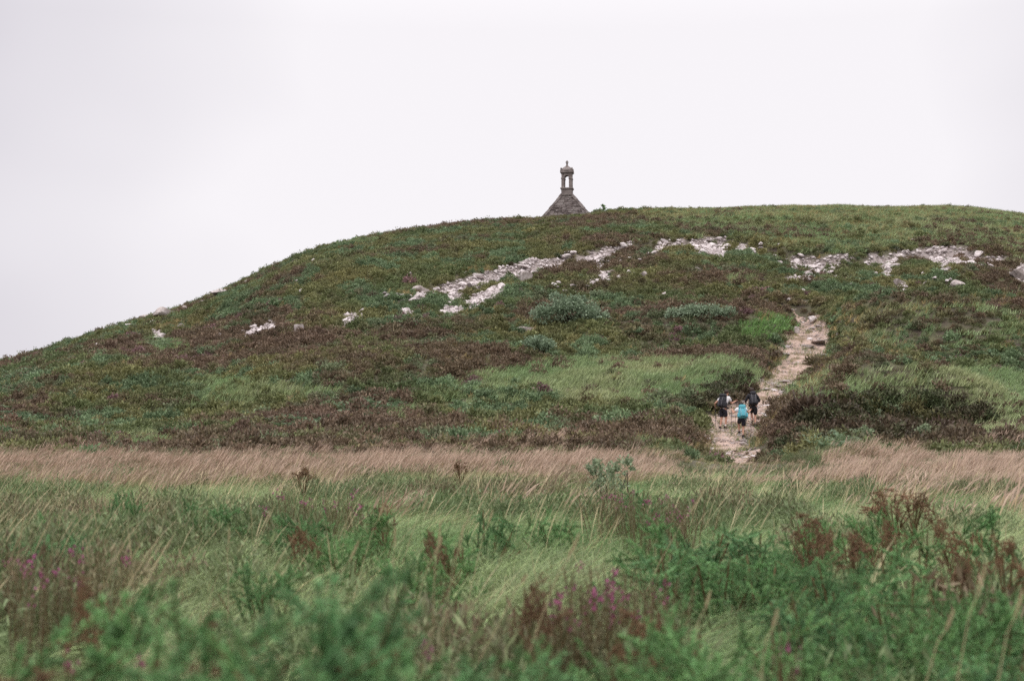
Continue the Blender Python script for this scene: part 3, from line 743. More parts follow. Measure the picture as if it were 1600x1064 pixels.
# single boulders: (column, row of foot, width px, height px, label, kind)
BLOCK = rock_mesh('block', 171, 3, .72, block=1.0); SLAB = rock_mesh('slab', 172, 3, .55, jag=.3); WEDGE = rock_mesh('wedge', 181, 2, .7, jag=.35)
for i, (px, py, w, h, kind, lab) in enumerate([
    (467,521,19,13,BLOCK,'squared pale boulder standing alone in brown heather'),
    (461,417,20,11,WEDGE,'pointed brown boulder just under the left skyline'),
    (492,411,12,6,SLAB,'small tan boulder uphill of the pointed boulder'),
    (471,459,11,7,ROCKS[0],'small whitish boulder alone on the green upper slope'),
    (474,440,24,4,SLAB,'thin pinkish ledge of rock showing through heather'),
    (660,459,26,11,SLAB,'wide flat-faced boulder at the left tip of the scree'),
    (641,431,8,5,ROCKS[1],'little stone above the left tip of the scree'),
    (728,429,9,5,ROCKS[2],'little stone on the tan grass above the scree lip'),
    (751,412,13,4,SLAB,'low flat stone in heather high above the scree'),
    (822,441,24,14,BLOCK,'big tilted block at the right end of the long scree'),
    (684,456,10,7,ROCKS[3],'stone beside the wide boulder where scree begins'),
    (944,441,18,12,ROCKS[4],'rounded pale boulder in heather below the middle scree'),
    (931,445,10,7,ROCKS[5],'small round stone next to the rounded pale boulder'),
    (1008,436,11,12,WEDGE,'leaning grey slab in heather under the upper scree'),
    (983,431,12,8,ROCKS[1],'broken stone left of the leaning grey slab'),
    (1092,425,14,6,SLAB,'flat grey stone half buried in heather'),
    (1040,462,12,5,SLAB,'pinkish stone in heather above the bluish shrub'),
    (1496,452,24,15,WEDGE,'large pinkish boulder under the right-hand scree'),
    (1594,440,26,20,WEDGE,'tall pale slab at the right end of the quarry'),
    (1403,450,13,12,BLOCK,'pale upright stone below the right-hand scree'),
    (1412,460,12,8,ROCKS[2],'stone just under the pale upright stone'),
    (1368,432,9,8,ROCKS[3],'stone at the left foot of the right-hand scree'),
    (1428,378,9,4,SLAB,'flat stone in green heather above the quarry lip'),
    (228,501,30,13,WEDGE,'long low rock outcrop lowest on the left skyline'),
    (258,497,36,18,SLAB,'largest rounded rock outcrop on the left skyline'),
    (288,486,24,12,WEDGE,'slanting rock outcrop highest of the skyline three'),
    (348,462,44,11,SLAB,'long sloping rock slab on the left skyline'),
    (366,452,18,8,WEDGE,'rock at the upper end of the sloping slab'),
    (318,475,16,8,WEDGE,'rock between the sloping slab and the skyline outcrops'),
    (240,507,14,7,ROCKS[2],'small rock tucked under the largest skyline outcrop'),
    (202,511,14,6,ROCKS[3],'small rock below the long low skyline outcrop'),
    (385,446,12,6,ROCKS[1],'small rock above the sloping skyline slab'),
    (300,486,12,6,ROCKS[0],'small rock right of the slanting skyline outcrop'),
    (149,544,15,7,SLAB,'flat brown stone on the lower left slope'),
    (352,500,12,5,SLAB,'flat stone in heather right of the skyline rocks'),
    (283,514,14,9,WEDGE,'leaning stone on the tan patch under skyline rocks'),
    (218,528,14,8,ROCKS[4],'stone at the left side of the small rubble heap'),
    (340,527,9,7,ROCKS[5],'round stone in dark heather left of the small scree'),
    (365,521,10,7,ROCKS[0],'round stone touching the left end of small scree'),
    (311,526,7,4,ROCKS[1],'small stone in heather below the tan patch'),
    (822,519,32,8,SLAB,'flat pale boulder with orange grass in front'),
    (1272,505,24,12,WEDGE,'angular grey boulder where the path narrows at its top'),
    (1245,522,10,10,BLOCK,'white stone at the left edge of the rocky step'),
    (1254,458,14,6,ROCKS[2],'white stone in heather above the end of the path'),
    (1232,474,10,8,ROCKS[3],'stone beside the faint track above the path'),
    (1310,526,6,5,ROCKS[4],'small stone on the green mound right of the path'),
    (1110,708,11,6,ROCKS[5],'whitish stone at the outer bend of the footpath'),
    (1165,699,16,7,SLAB,'flat stone slab in the path below the blue pack hiker'),
    (1160,692,13,6,SLAB,'low stone step just behind the blue pack hiker'),
    (1183,640,12,6,SLAB,'flat stone in grass right of the black jacket hiker'),
    (1207,630,16,5,SLAB,'long flat stone across the path above the hikers'),
    (1283,540,30,6,SLAB,'broad rock step crossing the upper path'),
    (1262,545,26,6,SLAB,'grey rock ledge in the middle of the upper path'),
    (1222,600,22,5,SLAB,'ridge of bedrock across the middle of the path'),
    (1200,612,18,5,SLAB,'bedrock rib at the left side of the path'),
    (1218,345+40,8,4,ROCKS[0],'small stone above the gap in the scree')]):
    p = hit(px, py); s = p[1] / FPX
    o = link('boulder', kind, M_BOULDER if 'path' not in lab and 'bedrock' not in lab else M_PATHSTONE)
    zs = {SLAB: .42, BLOCK: .5, WEDGE: .58}.get(kind, .58)
    big = .9 if 230 > px > 220 or 250 < px < 380 and py < 500 else 1.0; w *= big; h *= big * 1.1
    sx = w * s / 1.55
    o.scale = (sx, sx * .75, h * s / (zs * 1.6)); o.rotation_euler = (0, [-.12, .1, 0, .18][i % 4], [0.2, 1.4, -.5, 2.6, .9][i % 5] if kind is not BLOCK else .25)
    o.location = (p[0], p[1] + sx * .3, p[2] + h * s * (.38 if big == 1.0 else .25))
    tag(o, lab, 'boulder')


# ------------------------------------------------------------------ chapel on the summit
def box(bm, x0, x1, y0, y1, z0, z1, jit=0.0, g=None):
    vs = []
    for z in (z0, z1):
        for (x, y) in ((x0, y0), (x1, y0), (x1, y1), (x0, y1)):
            j = g.normal(size=3) * jit if g is not None and jit else (0, 0, 0)
            vs.append(bm.verts.new((x + j[0], y + j[1], z + j[2])))
    for f in ((3, 2, 1, 0), (4, 5, 6, 7), (0, 1, 5, 4), (1, 2, 6, 5), (2, 3, 7, 6), (3, 0, 4, 7)):
        bm.faces.new([vs[i] for i in f])
    return vs
def prism(bm, poly, y0, y1):
    """poly in x,z (counter-clockwise seen from -y), extruded along y"""
    a = [bm.verts.new((x, y0, z)) for x, z in poly]; b_ = [bm.verts.new((x, y1, z)) for x, z in poly]
    bm.faces.new(a); bm.faces.new(b_[::-1]); n = len(poly)
    for i in range(n): bm.faces.new((a[(i + 1) % n], a[i], b_[i], b_[(i + 1) % n]))
def lathe(bm, prof, seg=12, cx=0, cy=0, sq=0.0):
    rings = []
    for r, z in prof:
        ring = []
        for k in range(seg):
            a = 2 * math.pi * (k + .5) / seg; c, s = math.cos(a), math.sin(a)
            m = max(abs(c), abs(s)); f = (1 - sq) + sq / m
            ring.append(bm.verts.new((cx + r * c * f, cy + r * s * f, z)))
        rings.append(ring)
    for p, q in zip(rings, rings[1:]):
        for k in range(seg): bm.faces.new((p[k], p[(k + 1) % seg], q[(k + 1) % seg], q[k]))
    bm.faces.new(rings[0][::-1]); bm.faces.new(rings[-1])

def chapel():
    D = 192.0
    def zrow(py):
        r = ray(885.5, py); return ZC + r[2] / r[1] * D
    r = ray(885.5, 300); x0 = r[0] / r[1] * D
    zb = float(Z(np.array([x0]), np.array([D + 3]))[0]) - .3
    root = empty('chapel', (x0, D, zb), math.radians(-9))
    tag(root, 'small grey granite chapel with gable bellcote on the summit', 'chapel')
    zt = zrow(302.5) - zb                       # top of the gable shoulders
    PX = D / FPX                                # metres per pixel
    hw = 1.5 * .5                               # half width of the block under the bellcote
    sl = math.tan(math.radians(49.5)); wall_h = zt - (3.75 - hw) * sl; W = 3.75; Lc = 6.5; gt = .55
    g = np.random.default_rng(4)
    # nave walls and roof
    for nm, a in (('side_wall', (-W + .15, -W + .65)), ('side_wall', (W - .65, W - .15))):
        bm = bmesh.new(); box(bm, a[0], a[1], gt, Lc, 0, wall_h - .1); link(nm, bm_mesh(nm, bm), M_GRANITE, root)
    bm = bmesh.new(); prism(bm, [(-W, 0), (W, 0), (W, wall_h), (0, wall_h + W * sl - .5), (-W, wall_h)], Lc, Lc + .5)
    link('rear_gable', bm_mesh('rear_gable', bm), M_GRANITE, root)
    rf = empty('roof', (0, 0, 0)); rf.parent = root
    top = wall_h + W * sl - .62; c51, s51 = math.cos(math.atan(sl)), math.sin(math.atan(sl))
    for sgn in (-1, 1):
        Ls = (W + .12) / c51; k = 0; d = 0.0
        while d < Ls:
            e = min(d + .42, Ls)
            a = (sgn * (W + .12 - d * c51), top - W * sl - .1 + d * s51); b2 = (sgn * (W + .12 - e * c51), top - W * sl - .1 + e * s51)
            bm = bmesh.new(); nx_, nz_ = sgn * s51 * .05, c51 * .05
            poly = [(a[0], a[1]), (b2[0], b2[1]), (b2[0] + nx_ * .4, b2[1] + nz_ * .4), (a[0] + nx_ * 1.6, a[1] + nz_ * 1.6)]
            prism(bm, poly if sgn < 0 else poly[::-1], gt - .02, Lc + .1); bmesh.ops.recalc_face_normals(bm, faces=bm.faces)
            link('slate_course', bm_mesh('slate_course', bm), M_SLATE, rf); d = e
    # front gable: rubble core with separate facing stones, raking copings
    core = bmesh.new(); prism(core, [(-W + .1, 0), (W - .1, 0), (W - .1, wall_h), (hw - .1, zt - .05), (-hw + .1, zt - .05), (-W + .1, wall_h)], .10, gt)
    link('gable_core', bm_mesh('gable_core', core), plain('gable_mortar', (.07, .058, .055), .95, .2, 6.0), root)
    z = max(0.0, wall_h - 2.4)
    while z < zt - .12:
        hh = g.uniform(.19, .33); hh = min(hh, zt - z)
        half = W - .28 if z < wall_h else W - .30 - (z + hh * .5 - wall_h) / sl
        half = max(half, hw - .05); x = -half
        while x < half - .05:
            w = g.uniform(.35, 1.15); w = min(w, half - x)
            if half - x - w < .22: w = half - x
            bm = bmesh.new(); pr = g.uniform(-.035, .05)
            vs = box(bm, x + .014, x + w - .014, -pr, .2, z + .014, z + hh - .014, .010, g)
            me = bm_mesh('stone', bm); link('stone', me, M_GRANITE, root); x += w
        z += hh
    for sgn in (-1, 1):
        n = 9
        for i in range(n):
            t0, t1 = i / n, (i + 1) / n
            xa, za = sgn * (W + .08 - (W + .08 - hw) * t0), wall_h - .1 + (zt - wall_h + .1) * t0
            xb, zb_ = sgn * (W + .08 - (W + .08 - hw) * t1), wall_h - .1 + (zt - wall_h + .1) * t1
            bm = bmesh.new(); th = .30; e = g.uniform(0, .05)
            poly = [(xa - sgn * th * .95, za - .12), (xa + sgn * e, za + e), (xb + sgn * e, zb_ + e - .015), (xb - sgn * th * .95, zb_ - .12 - .015)]
            prism(bm, poly if sgn > 0 else poly[::-1], -.08, gt + .12); bmesh.ops.recalc_face_normals(bm, faces=bm.faces)
            link('coping_stone', bm_mesh('coping_stone', bm), M_GRANITE, root)
    # doorway below the brow of the hill
    bm = bmesh.new(); box(bm, -.55, .55, -.09, .12, 0, 1.9); link('door', bm_mesh('door', bm), plain('door_wood', (.06, .035, .02)), root)
    # bellcote
    bc = empty('bellcote', (0, 0, 0)); bc.parent = root
    def P(py): return zrow(py) - zb
    yf, yb = -.13, 1.07
    def bpart(nm, fn):
        bm = bmesh.new(); fn(bm); bmesh.ops.recalc_face_normals(bm, faces=bm.faces); link(nm, bm_mesh(nm, bm), M_GRANITE_L, bc)
    bpart('base_block', lambda bm: box(bm, -.74, .74, yf, yb, P(305), P(296.3)))
    bpart('base_cornice', lambda bm: (box(bm, -.80, .80, yf - .06, yb + .06, P(296.3), P(295.2)), box(bm, -.87, .87, yf - .13, yb + .13, P(295.2), P(293.6))))
    for sx in (-1, 1):
        for yy in (yf, yb - .42):
            a, b2 = sorted((sx * .31, sx * .72))
            bpart('pillar', lambda bm: box(bm, a, b2, yy, yy + .42, P(293.6), P(280)))
            bpart('impost', lambda bm: box(bm, a - .045, b2 + .045, yy - .045, yy + .465, P(280), P(278)))
    def arch(bm):
        zi, zt_ = P(278), P(271.2); pts = [(-.71, zi), (-.31, zi)]
        for k in range(1, 12):
            a = math.pi - math.pi * k / 12; pts.append((.31 * math.cos(a), zi + .34 * math.sin(a)))
        pts += [(.31, zi), (.71, zi), (.71, zt_), (-.71, zt_)]
        prism(bm, pts, yf + .01, yb - .01)
    bpart('arch', arch)
    bpart('cornice', lambda bm: (box(bm, -.78, .78, yf - .06, yb + .06, P(271.2), P(270)), box(bm, -.88, .88, yf - .16, yb + .16, P(270), P(267.2))))
    cy = (yf + yb) / 2
    bpart('dome', lambda bm: lathe(bm, [(.80, P(267.2)), (.80, P(265.8)), (.73, P(264)), (.60, P(262.2)), (.42, P(260.6)), (.2, P(259.6)), (.10, P(259.2))], 16, 0, cy, .55))
    for sx in (-1, 1):
        for sy in (-1, 1):
            bpart('corner_finial', lambda bm: lathe(bm, [(.13, P(267.2)), (.15, P(265.6)), (.09, P(264.8)), (.13, P(263.8)), (.09, P(262.8)), (.02, P(262))], 8, sx * .74, cy + sy * .60))
    bpart('finial', lambda bm: lathe(bm, [(.30, P(260.4)), (.24, P(259.2)), (.15, P(258)), (.11, P(256)), (.17, P(255.2)), (.10, P(254.6)), (.08, P(253))], 10, 0, cy))
    bpart('cross', lambda bm: (box(bm, -.10, .10, cy - .09, cy + .09, P(254.3), P(250.6)), box(bm, -.2, .2, cy - .08, cy + .08, P(253.6), P(252.2))))
chapel()

# ------------------------------------------------------------------ leafy bushes
def tube(V, F, pts, r0, r1, seg=5):
    base = len(V); n = len(pts)
    for i, p in enumerate(pts):
        t = i / (n - 1); r = r0 * (1 - t) + r1 * t
        d = unit(np.asarray(pts[min(i + 1, n - 1)]) - np.asarray(pts[max(i - 1, 0)]))
        a = unit(np.cross(d, [.3, .9, .2])); b_ = np.cross(d, a)
        for k in range(seg):
            q = 2 * math.pi * k / seg; V.append(np.asarray(p) + (a * math.cos(q) + b_ * math.sin(q)) * r)
    for i in range(n - 1):
        for k in range(seg):
            F.append((base + i * seg + k, base + i * seg + (k + 1) % seg, base + (i + 1) * seg + (k + 1) % seg, base + (i + 1) * seg + k))
M_TWIG = plain('twig_bark', (.085, .062, .045), .9, .2, 12.0)
def leafy(name, lobes, n, leaf, mat, seed, stems=8, loc=(0, 0, 0), label='', cat='bush', group=None, slender=.35):
    """lobes: (x,y,z,rx,ry,rz); leaves gathered in sprays inside each lobe"""
    g = np.random.default_rng(seed); root = empty(name, loc)
    V = []; F = []; lob = np.array(lobes, float)
    for i in range(stems):
        l = lob[i % len(lob)]; tip = l[:3] + g.normal(size=3) * l[3:] * .35
        b0 = np.array([l[0] * .35 + g.normal() * .08, l[1] * .35 + g.normal() * .08, -.15])
        mid = (b0 + tip) / 2 + g.normal(size=3) * .12 * np.array([1, 1, .3]); hh = max(lob[:, 2].max(), .3)
        tube(V, F, [b0, b0 * .6 + mid * .4, mid, mid * .4 + tip * .6, tip], .018 * hh + .006, .004)
    link('stem', py_mesh('stem', V, F, True), M_TWIG, root)
    vol = np.prod(lob[:, 3:], 1) ** .67; k = g.choice(len(lob), n, p=vol / vol.sum())
    ns = max(12, n // 22); sk = g.choice(len(lob), ns, p=vol / vol.sum())
    sdv = unit(g.normal(size=(ns, 3))); sdv[:, 2] = np.where(g.random(ns) < .7, np.abs(sdv[:, 2]), sdv[:, 2])
    sc_ = lob[sk, :3] + sdv * lob[sk, 3:] * (g.random(ns) ** .4)[:, None]
    j = g.integers(0, ns, n); sp = lob[sk[j], 3:].mean(1)[:, None]
    p = sc_[j] + g.normal(size=(n, 3)) * .17 * sp; p[:, 2] = np.maximum(p[:, 2], .02)
    d = unit(sdv[j] + g.normal(size=(n, 3)) * .8 + [0, 0, .35]); s = unit(np.cross(d, g.normal(size=(n, 3))))
    L = leaf * g.uniform(.6, 1.3, n)[:, None]; Wd = L * slender
    Q = np.stack([p, p + d * L * .5 + s * Wd, p + d * L, p + d * L * .5 - s * Wd], 1)
    link('foliage', quad_mesh('foliage', Q, lv=g.random(n)), mat, root)
    tag(root, label, cat, group); return root
M_WILLOW = leafmat('willow_leaves', False, (.235, .305, .20), (.21, .28, .18), trans=.25)
M_WILLOW2 = leafmat('pale_leaves', False, (.29, .35, .225), (.25, .31, .18), trans=.3)
M_GREENB = leafmat('green_leaves', False, (.17, .26, .12), (.15, .23, .10), trans=.25)
def at_px(px, py, **k):
    p = hit(px, py, **k); return p, p[1] / FPX
p, s = at_px(888, 506)
leafy('willow_bush', [(-38*s,0,13*s,20*s,1.2,14*s), (-14*s,0,20*s,20*s,1.4,19*s), (-20*s,.3,42*s,8*s,.5,9*s), (8*s,0,22*s,18*s,1.3,18*s), (18*s,.2,34*s,11*s,.7,9*s),
      (34*s,0,14*s,18*s,1.1,14*s), (50*s,0,8*s,14*s,1.0,9*s), (0,.3,34*s,9*s,.6,9*s)], 6000, .16, M_WILLOW, 11, 12, p, 'broad grey-green willow bush in the middle of the slope', 'bush')
p, s = at_px(931, 468)
leafy('willow_bush', [(-5*s,0,6*s,6*s,.4,6*s), (5*s,0,8*s,6*s,.4,5*s)], 700, .1, M_WILLOW2, 12, 4, p, 'small pale sapling just uphill of the broad willow', 'bush')
p, s = at_px(840, 551)
leafy('willow_bush', [(-8*s,0,10*s,17*s,.9,12*s), (12*s,0,9*s,14*s,.8,10*s), (0,0,16*s,11*s,.6,9*s)], 2000, .14, M_WILLOW, 13, 8, p, 'low grey-green willow bush downhill of the broad one', 'bush')
p, s = at_px(1095, 499)
leafy('willow_bush', [(-36*s,0,5*s,18*s,1.0,8*s), (-12*s,0,8*s,18*s,1.0,9*s), (14*s,0,8*s,20*s,1.0,9*s), (40*s,0,5*s,16*s,.9,8*s)], 2600, .14, M_WILLOW, 14, 8, p, 'long low bluish shrub left of the upper path', 'bush')
for i, (px, py, w, h, lab) in enumerate([(1372,668,24,26,'pale leafed sapling highest in the dark hollow'), (1345,695,34,30,'widest pale leafed sapling in the dark hollow'),
        (1441,692,20,28,'pale sapling with bare stem at the right of the hollow'), (1398,648,24,14,'small pale sapling at the upper rim of the hollow'), (1283,628,12,14,'small pale sapling on the bank beside the path')]):
    p, s = at_px(px, py)
    leafy('sapling', [(-w*.22*s,0,h*.6*s,w*.3*s,.3,h*.32*s), (w*.22*s,0,h*.7*s,w*.3*s,.3,h*.3*s), (0,0,h*.4*s,w*.4*s,.35,h*.35*s)], 420, .085, M_WILLOW2, 20 + i, 6, p, lab, 'sapling')
p, s = at_px(943, 333)
leafy('skyline_bush', [(-8*s,0,4*s,8*s,.6,4*s), (0,0,9*s,4*s,.4,6*s), (9*s,0,6*s,5*s,.4,5*s)], 700, .2, M_GREENB, 31, 7, p + [0, 1, 0], 'spiky green bush on the skyline beside the chapel', 'bush')
p, s = at_px(8, 570)
leafy('skyline_bush', [(-6*s,0,5*s,16*s,.8,6*s), (10*s,0,4*s,10*s,.8,5*s)], 700, .12, M_GREENB, 32, 6, p + [0, .5, 0], 'round green bush at the low left end of skyline', 'bush')
for i, px in enumerate([972, 1385-400]):
    p, s = at_px(px, 333 - i)
    leafy('skyline_bush', [(0,0,4*s,5*s,.4,3.5*s)], 260, .16, M_GREENB, 33 + i, 4, p + [0, 1, 0], ['first dark tuft right of the skyline bush', 'second dark tuft right of the skyline bush'][i], 'bush')
# small marker post on the left slope
p, s = at_px(565, 501)
bm = bmesh.new(); g_ = np.random.default_rng(9); box(bm, -.055, .055, -.05, .05, -.2, .42, .008, g_); box(bm, -.045, .045, -.04, .04, .41, .5, .006, g_)
tag(link('marker_post', bm_mesh('marker_post', bm), M_SCREE, None, p), 'slim whitish marker post beside a small scree patch', 'post')

# darker bushes on the banks either side of the path, one object each
M_BANK = leafmat('bank_bush_leaves', False, (.070, .092, .040), (.080, .062, .038), trans=.12, spread=.45)  # dark leaves, colour deepened further to stand in for the hollow's shade
BANK = [clump('foliage', 300 + i, 520, .62, .72, .12, .034, .35, .6, 7) for i in range(4)]
def bank_stem(i):
    g = np.random.default_rng(400 + i); V = []; F = []
    for k in range(6):
        a = g.uniform(0, 6.28); t = np.array([math.cos(a) * .4, math.sin(a) * .4, g.uniform(.3, .55)])
        tube(V, F, [np.array([0, 0, -.2]), t * .4 + [0, 0, .05], t], .022, .006, 4)
    return py_mesh('stem', V, F)
BSTEM = [bank_stem(i) for i in range(2)]
g = np.random.default_rng(15)
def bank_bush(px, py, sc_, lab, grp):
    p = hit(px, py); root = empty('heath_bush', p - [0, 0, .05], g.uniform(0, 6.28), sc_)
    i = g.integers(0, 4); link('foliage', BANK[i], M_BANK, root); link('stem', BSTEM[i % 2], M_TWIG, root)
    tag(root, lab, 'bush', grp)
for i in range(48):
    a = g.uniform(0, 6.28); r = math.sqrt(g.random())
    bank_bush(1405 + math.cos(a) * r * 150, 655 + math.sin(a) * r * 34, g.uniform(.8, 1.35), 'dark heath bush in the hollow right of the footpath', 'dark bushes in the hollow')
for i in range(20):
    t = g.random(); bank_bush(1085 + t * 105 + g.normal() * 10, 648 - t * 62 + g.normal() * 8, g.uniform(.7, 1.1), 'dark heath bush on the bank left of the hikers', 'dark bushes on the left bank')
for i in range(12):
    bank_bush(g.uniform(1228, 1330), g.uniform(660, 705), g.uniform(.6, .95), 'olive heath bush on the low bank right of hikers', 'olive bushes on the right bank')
for i in range(16):
    px = g.uniform(640, 1560); bank_bush(px, float(edge_row(px)) - g.uniform(0, 5), g.uniform(.5, .85), 'dark heather bush overhanging the quarry lip', 'bushes along the quarry lip')

for i in range(34):
    px = g.uniform(10, 1590); py = float(np.interp(px, [q[0] for q in SKY], [q[1] for q in SKY])) + g.uniform(1, 4)
    if 840 < px < 930: continue
    bank_bush(px, py, g.uniform(.35, .75), 'low dark heath bush breaking the skyline of the hill', 'low bushes along the skyline')
# ------------------------------------------------------------------ moor in front: tall grass
M_STRAW = leafmat('straw_stalks', trans=.2, spread=.25)
PK = [tuft('pinkgrass', 70 + i, 34, .18, (.42, .72), .0042, .45, .5, .30, head=.45, headw=1.9, seg=5) for i in range(5)]
GN = [tuft('meadowgrass', 80 + i, 70, .20, (.28, .62), .0032, .65, 1.25, .60, seg=5, skew=3.5) for i in range(6)]
SW = [tuft('strawgrass', 90 + i, 5, .14, (.45, .78), .0017, .30, .45, .50, head=.25, headw=1.6, seg=5) for i in range(5)]
HM = [clump('moorheath', 110 + i, 800, .26, .30, .050, .0042, .55, .5, 6) for i in range(4)]
def fore_points(dens, y0, y1, seed, mg=.46):
    g = np.random.default_rng(seed); n = int(dens * (2 * mg) * (y1 ** 2 - y0 ** 2) / 2)
    Y = np.sqrt(g.uniform(y0 ** 2, y1 ** 2, n)); X = (g.random(n) * 2 - 1) * mg * Y
    Zz = Z(X, Y); px, py, d = project(X, Y, Zz); return g, X, Y, Zz, px, py
def foreground():
    # flowering purple moor grass band
    g, X, Y, Zz, px, py = fore_points(9.5, 12, 60, 41)
    wv = fbm(X, Y, 7.0, 13.0); lim = 27.5 + (wv - .5) * 15 - 6.5 * smooth(1150, 1450, px)
    k = (g.random(len(X)) < .12 * smooth(-9, -2, Y - lim) + .88 * smooth(-2.5, 2.0, Y - lim)) & ((fbm(X, Y, 2.6, 71.0) < .60) | (g.random(len(X)) < .35)) & ~in_poly(X, Y, PATH_POLY) & (g.random(len(X)) < smooth(56, 36, Y + (fbm(X, Y, 6.0, 171) - .5) * 26)) & (Y < 60 - 6 * smooth(130, 60, np.abs(px - 1170)))
    X, Y, Zz = X[k], Y[k], Zz[k]; q = len(X); wv = wv[k]; low = 1 - .68 * smooth(140, 80, np.abs(px[k] - 1165)) * smooth(24, 31, Y)
    tint = lerp([.42, .31, .20], [.36, .31, .17], g.random(q)) * g.uniform(.8, 1.15, (q, 1))
    scatter('flowering_moor_grass', np.stack([X, Y, Zz], 1), np.stack([np.zeros(q), np.zeros(q), g.normal(size=q) * .25], 1), g.uniform(.6, 1.1, q) * (.7 + .6 * fbm(X, Y, 3.0, 81.0)) * low,
            g.integers(0, 5, q), tint, PK, M_PINKG, 'pinkish flowering moor grass bending in the wind', 'grass')
    # green meadow grass
    g, X, Y, Zz, px, py = fore_points(40.0, 2.6, 31, 42)
    n1 = fbm(X, Y, 3.2, 6.0); n2 = fbm(X, Y, 1.1, 16.0)
    k = g.random(len(X)) < np.clip(1.15 - smooth(.52, .68, n2) * .7 - smooth(24, 31, Y) * .8, .05, 1)
    k &= ~((px < 780) & (Y < 3.3)) & (g.random(len(X)) < .35 + .65 * smooth(2.5, 5.0, Y))
    X, Y, Zz, n1, n2 = X[k], Y[k], Zz[k], n1[k], n2[k]; q = len(X)
    tint = lerp([.17, .30, .105], [.355, .43, .20], np.clip((n1 - .32) * 2.6, 0, 1)); tint = tint * (1 - .0) 
    dry = g.random(q) < .07; tint[dry] = [.42, .36, .20]
    tint *= g.uniform(.75, 1.25, (q, 1))
    scatter('meadow_grass', np.stack([X, Y, Zz], 1), np.stack([np.zeros(q), np.zeros(q), g.normal(size=q) * .35 + (n1 - .5) * 2.5], 1), g.uniform(.65, 1.1, q),
            g.integers(0, 6, q), tint * [.88, .88, .88], GN, M_MEADOW, 'long green grass blown over to the right', 'grass')
    g, X, Y, Zz, px, py = fore_points(9.0, 27, 64, 45)
    k = ~in_poly(X, Y, PATH_POLY) & (g.random(len(X)) < smooth(64, 44, Y + (fbm(X, Y, 6.0, 181) - .5) * 22)); X, Y, Zz = X[k], Y[k], Zz[k]; q = len(X)
    tint = lerp([.17, .25, .11], [.33, .30, .16], np.clip(fbm(X, Y, 4.0, 66.0) * 1.6 - .3, 0, 1)) * g.uniform(.8, 1.2, (q, 1))
    scatter('foot_grass', np.stack([X, Y, Zz], 1), np.stack([np.zeros(q), np.zeros(q), g.normal(size=q) * .4], 1), g.uniform(.6, 1.0, q) * (1 - .68 * smooth(140, 80, np.abs(px[k] - 1165)) * smooth(24, 31, Y)),
            g.integers(0, 4, q), tint, [m.copy() for m in G_PROT], M_GRASSI, 'green and tan grass along the foot of the hill', 'grass')
    # scattered straw stalks
    g, X, Y, Zz, px, py = fore_points(6.0, 3.5, 30, 43)
    n1 = fbm(X, Y, 3.0, 26.0); k = g.random(len(X)) < np.clip((n1 - .35) * 2.2 + np.where(px < 520, .2, 0), 0.05, .9) * smooth(3, 8, Y); X, Y, Zz = X[k], Y[k], Zz[k]; q = len(X)
    tint = lerp([.60, .50, .31], [.46, .39, .22], g.random(q))
    scatter('straw_grass', np.stack([X, Y, Zz], 1), np.stack([np.zeros(q), np.zeros(q), g.normal(size=q) * .5], 1), g.uniform(.7, 1.05, q),
            g.integers(0, 5, q), tint, SW, M_STRAW, 'thin straw coloured grass stalks standing above the green', 'grass')
    # low heath between the grass
    g, X, Y, Zz, px, py = fore_points(7.0, 2.5, 48, 44)
    n1 = fbm(X, Y, 2.4, 36.0); k = (n1 > .55) & (Y > 4.2) & (g.random(len(X)) < np.where(Y > 24, .4, .9)); X, Y, Zz = X[k], Y[k], Zz[k]; q = len(X)
    tint = lerp([.15, .20, .09], [.19, .145, .09], np.clip((fbm(X, Y, 1.2, 46.0) - .45) * 3, 0, 1)) * g.uniform(.8, 1.2, (q, 1))
    scatter('moor_heath', np.stack([X, Y, Zz], 1), np.stack([g.normal(size=q) * .15, g.normal(size=q) * .15, g.uniform(0, 6, q)], 1), g.uniform(.8, 1.6, q),
            g.integers(0, 4, q), tint, HM, M_HEATH, 'low brown and green heath between the grasses', 'heather')
foreground()

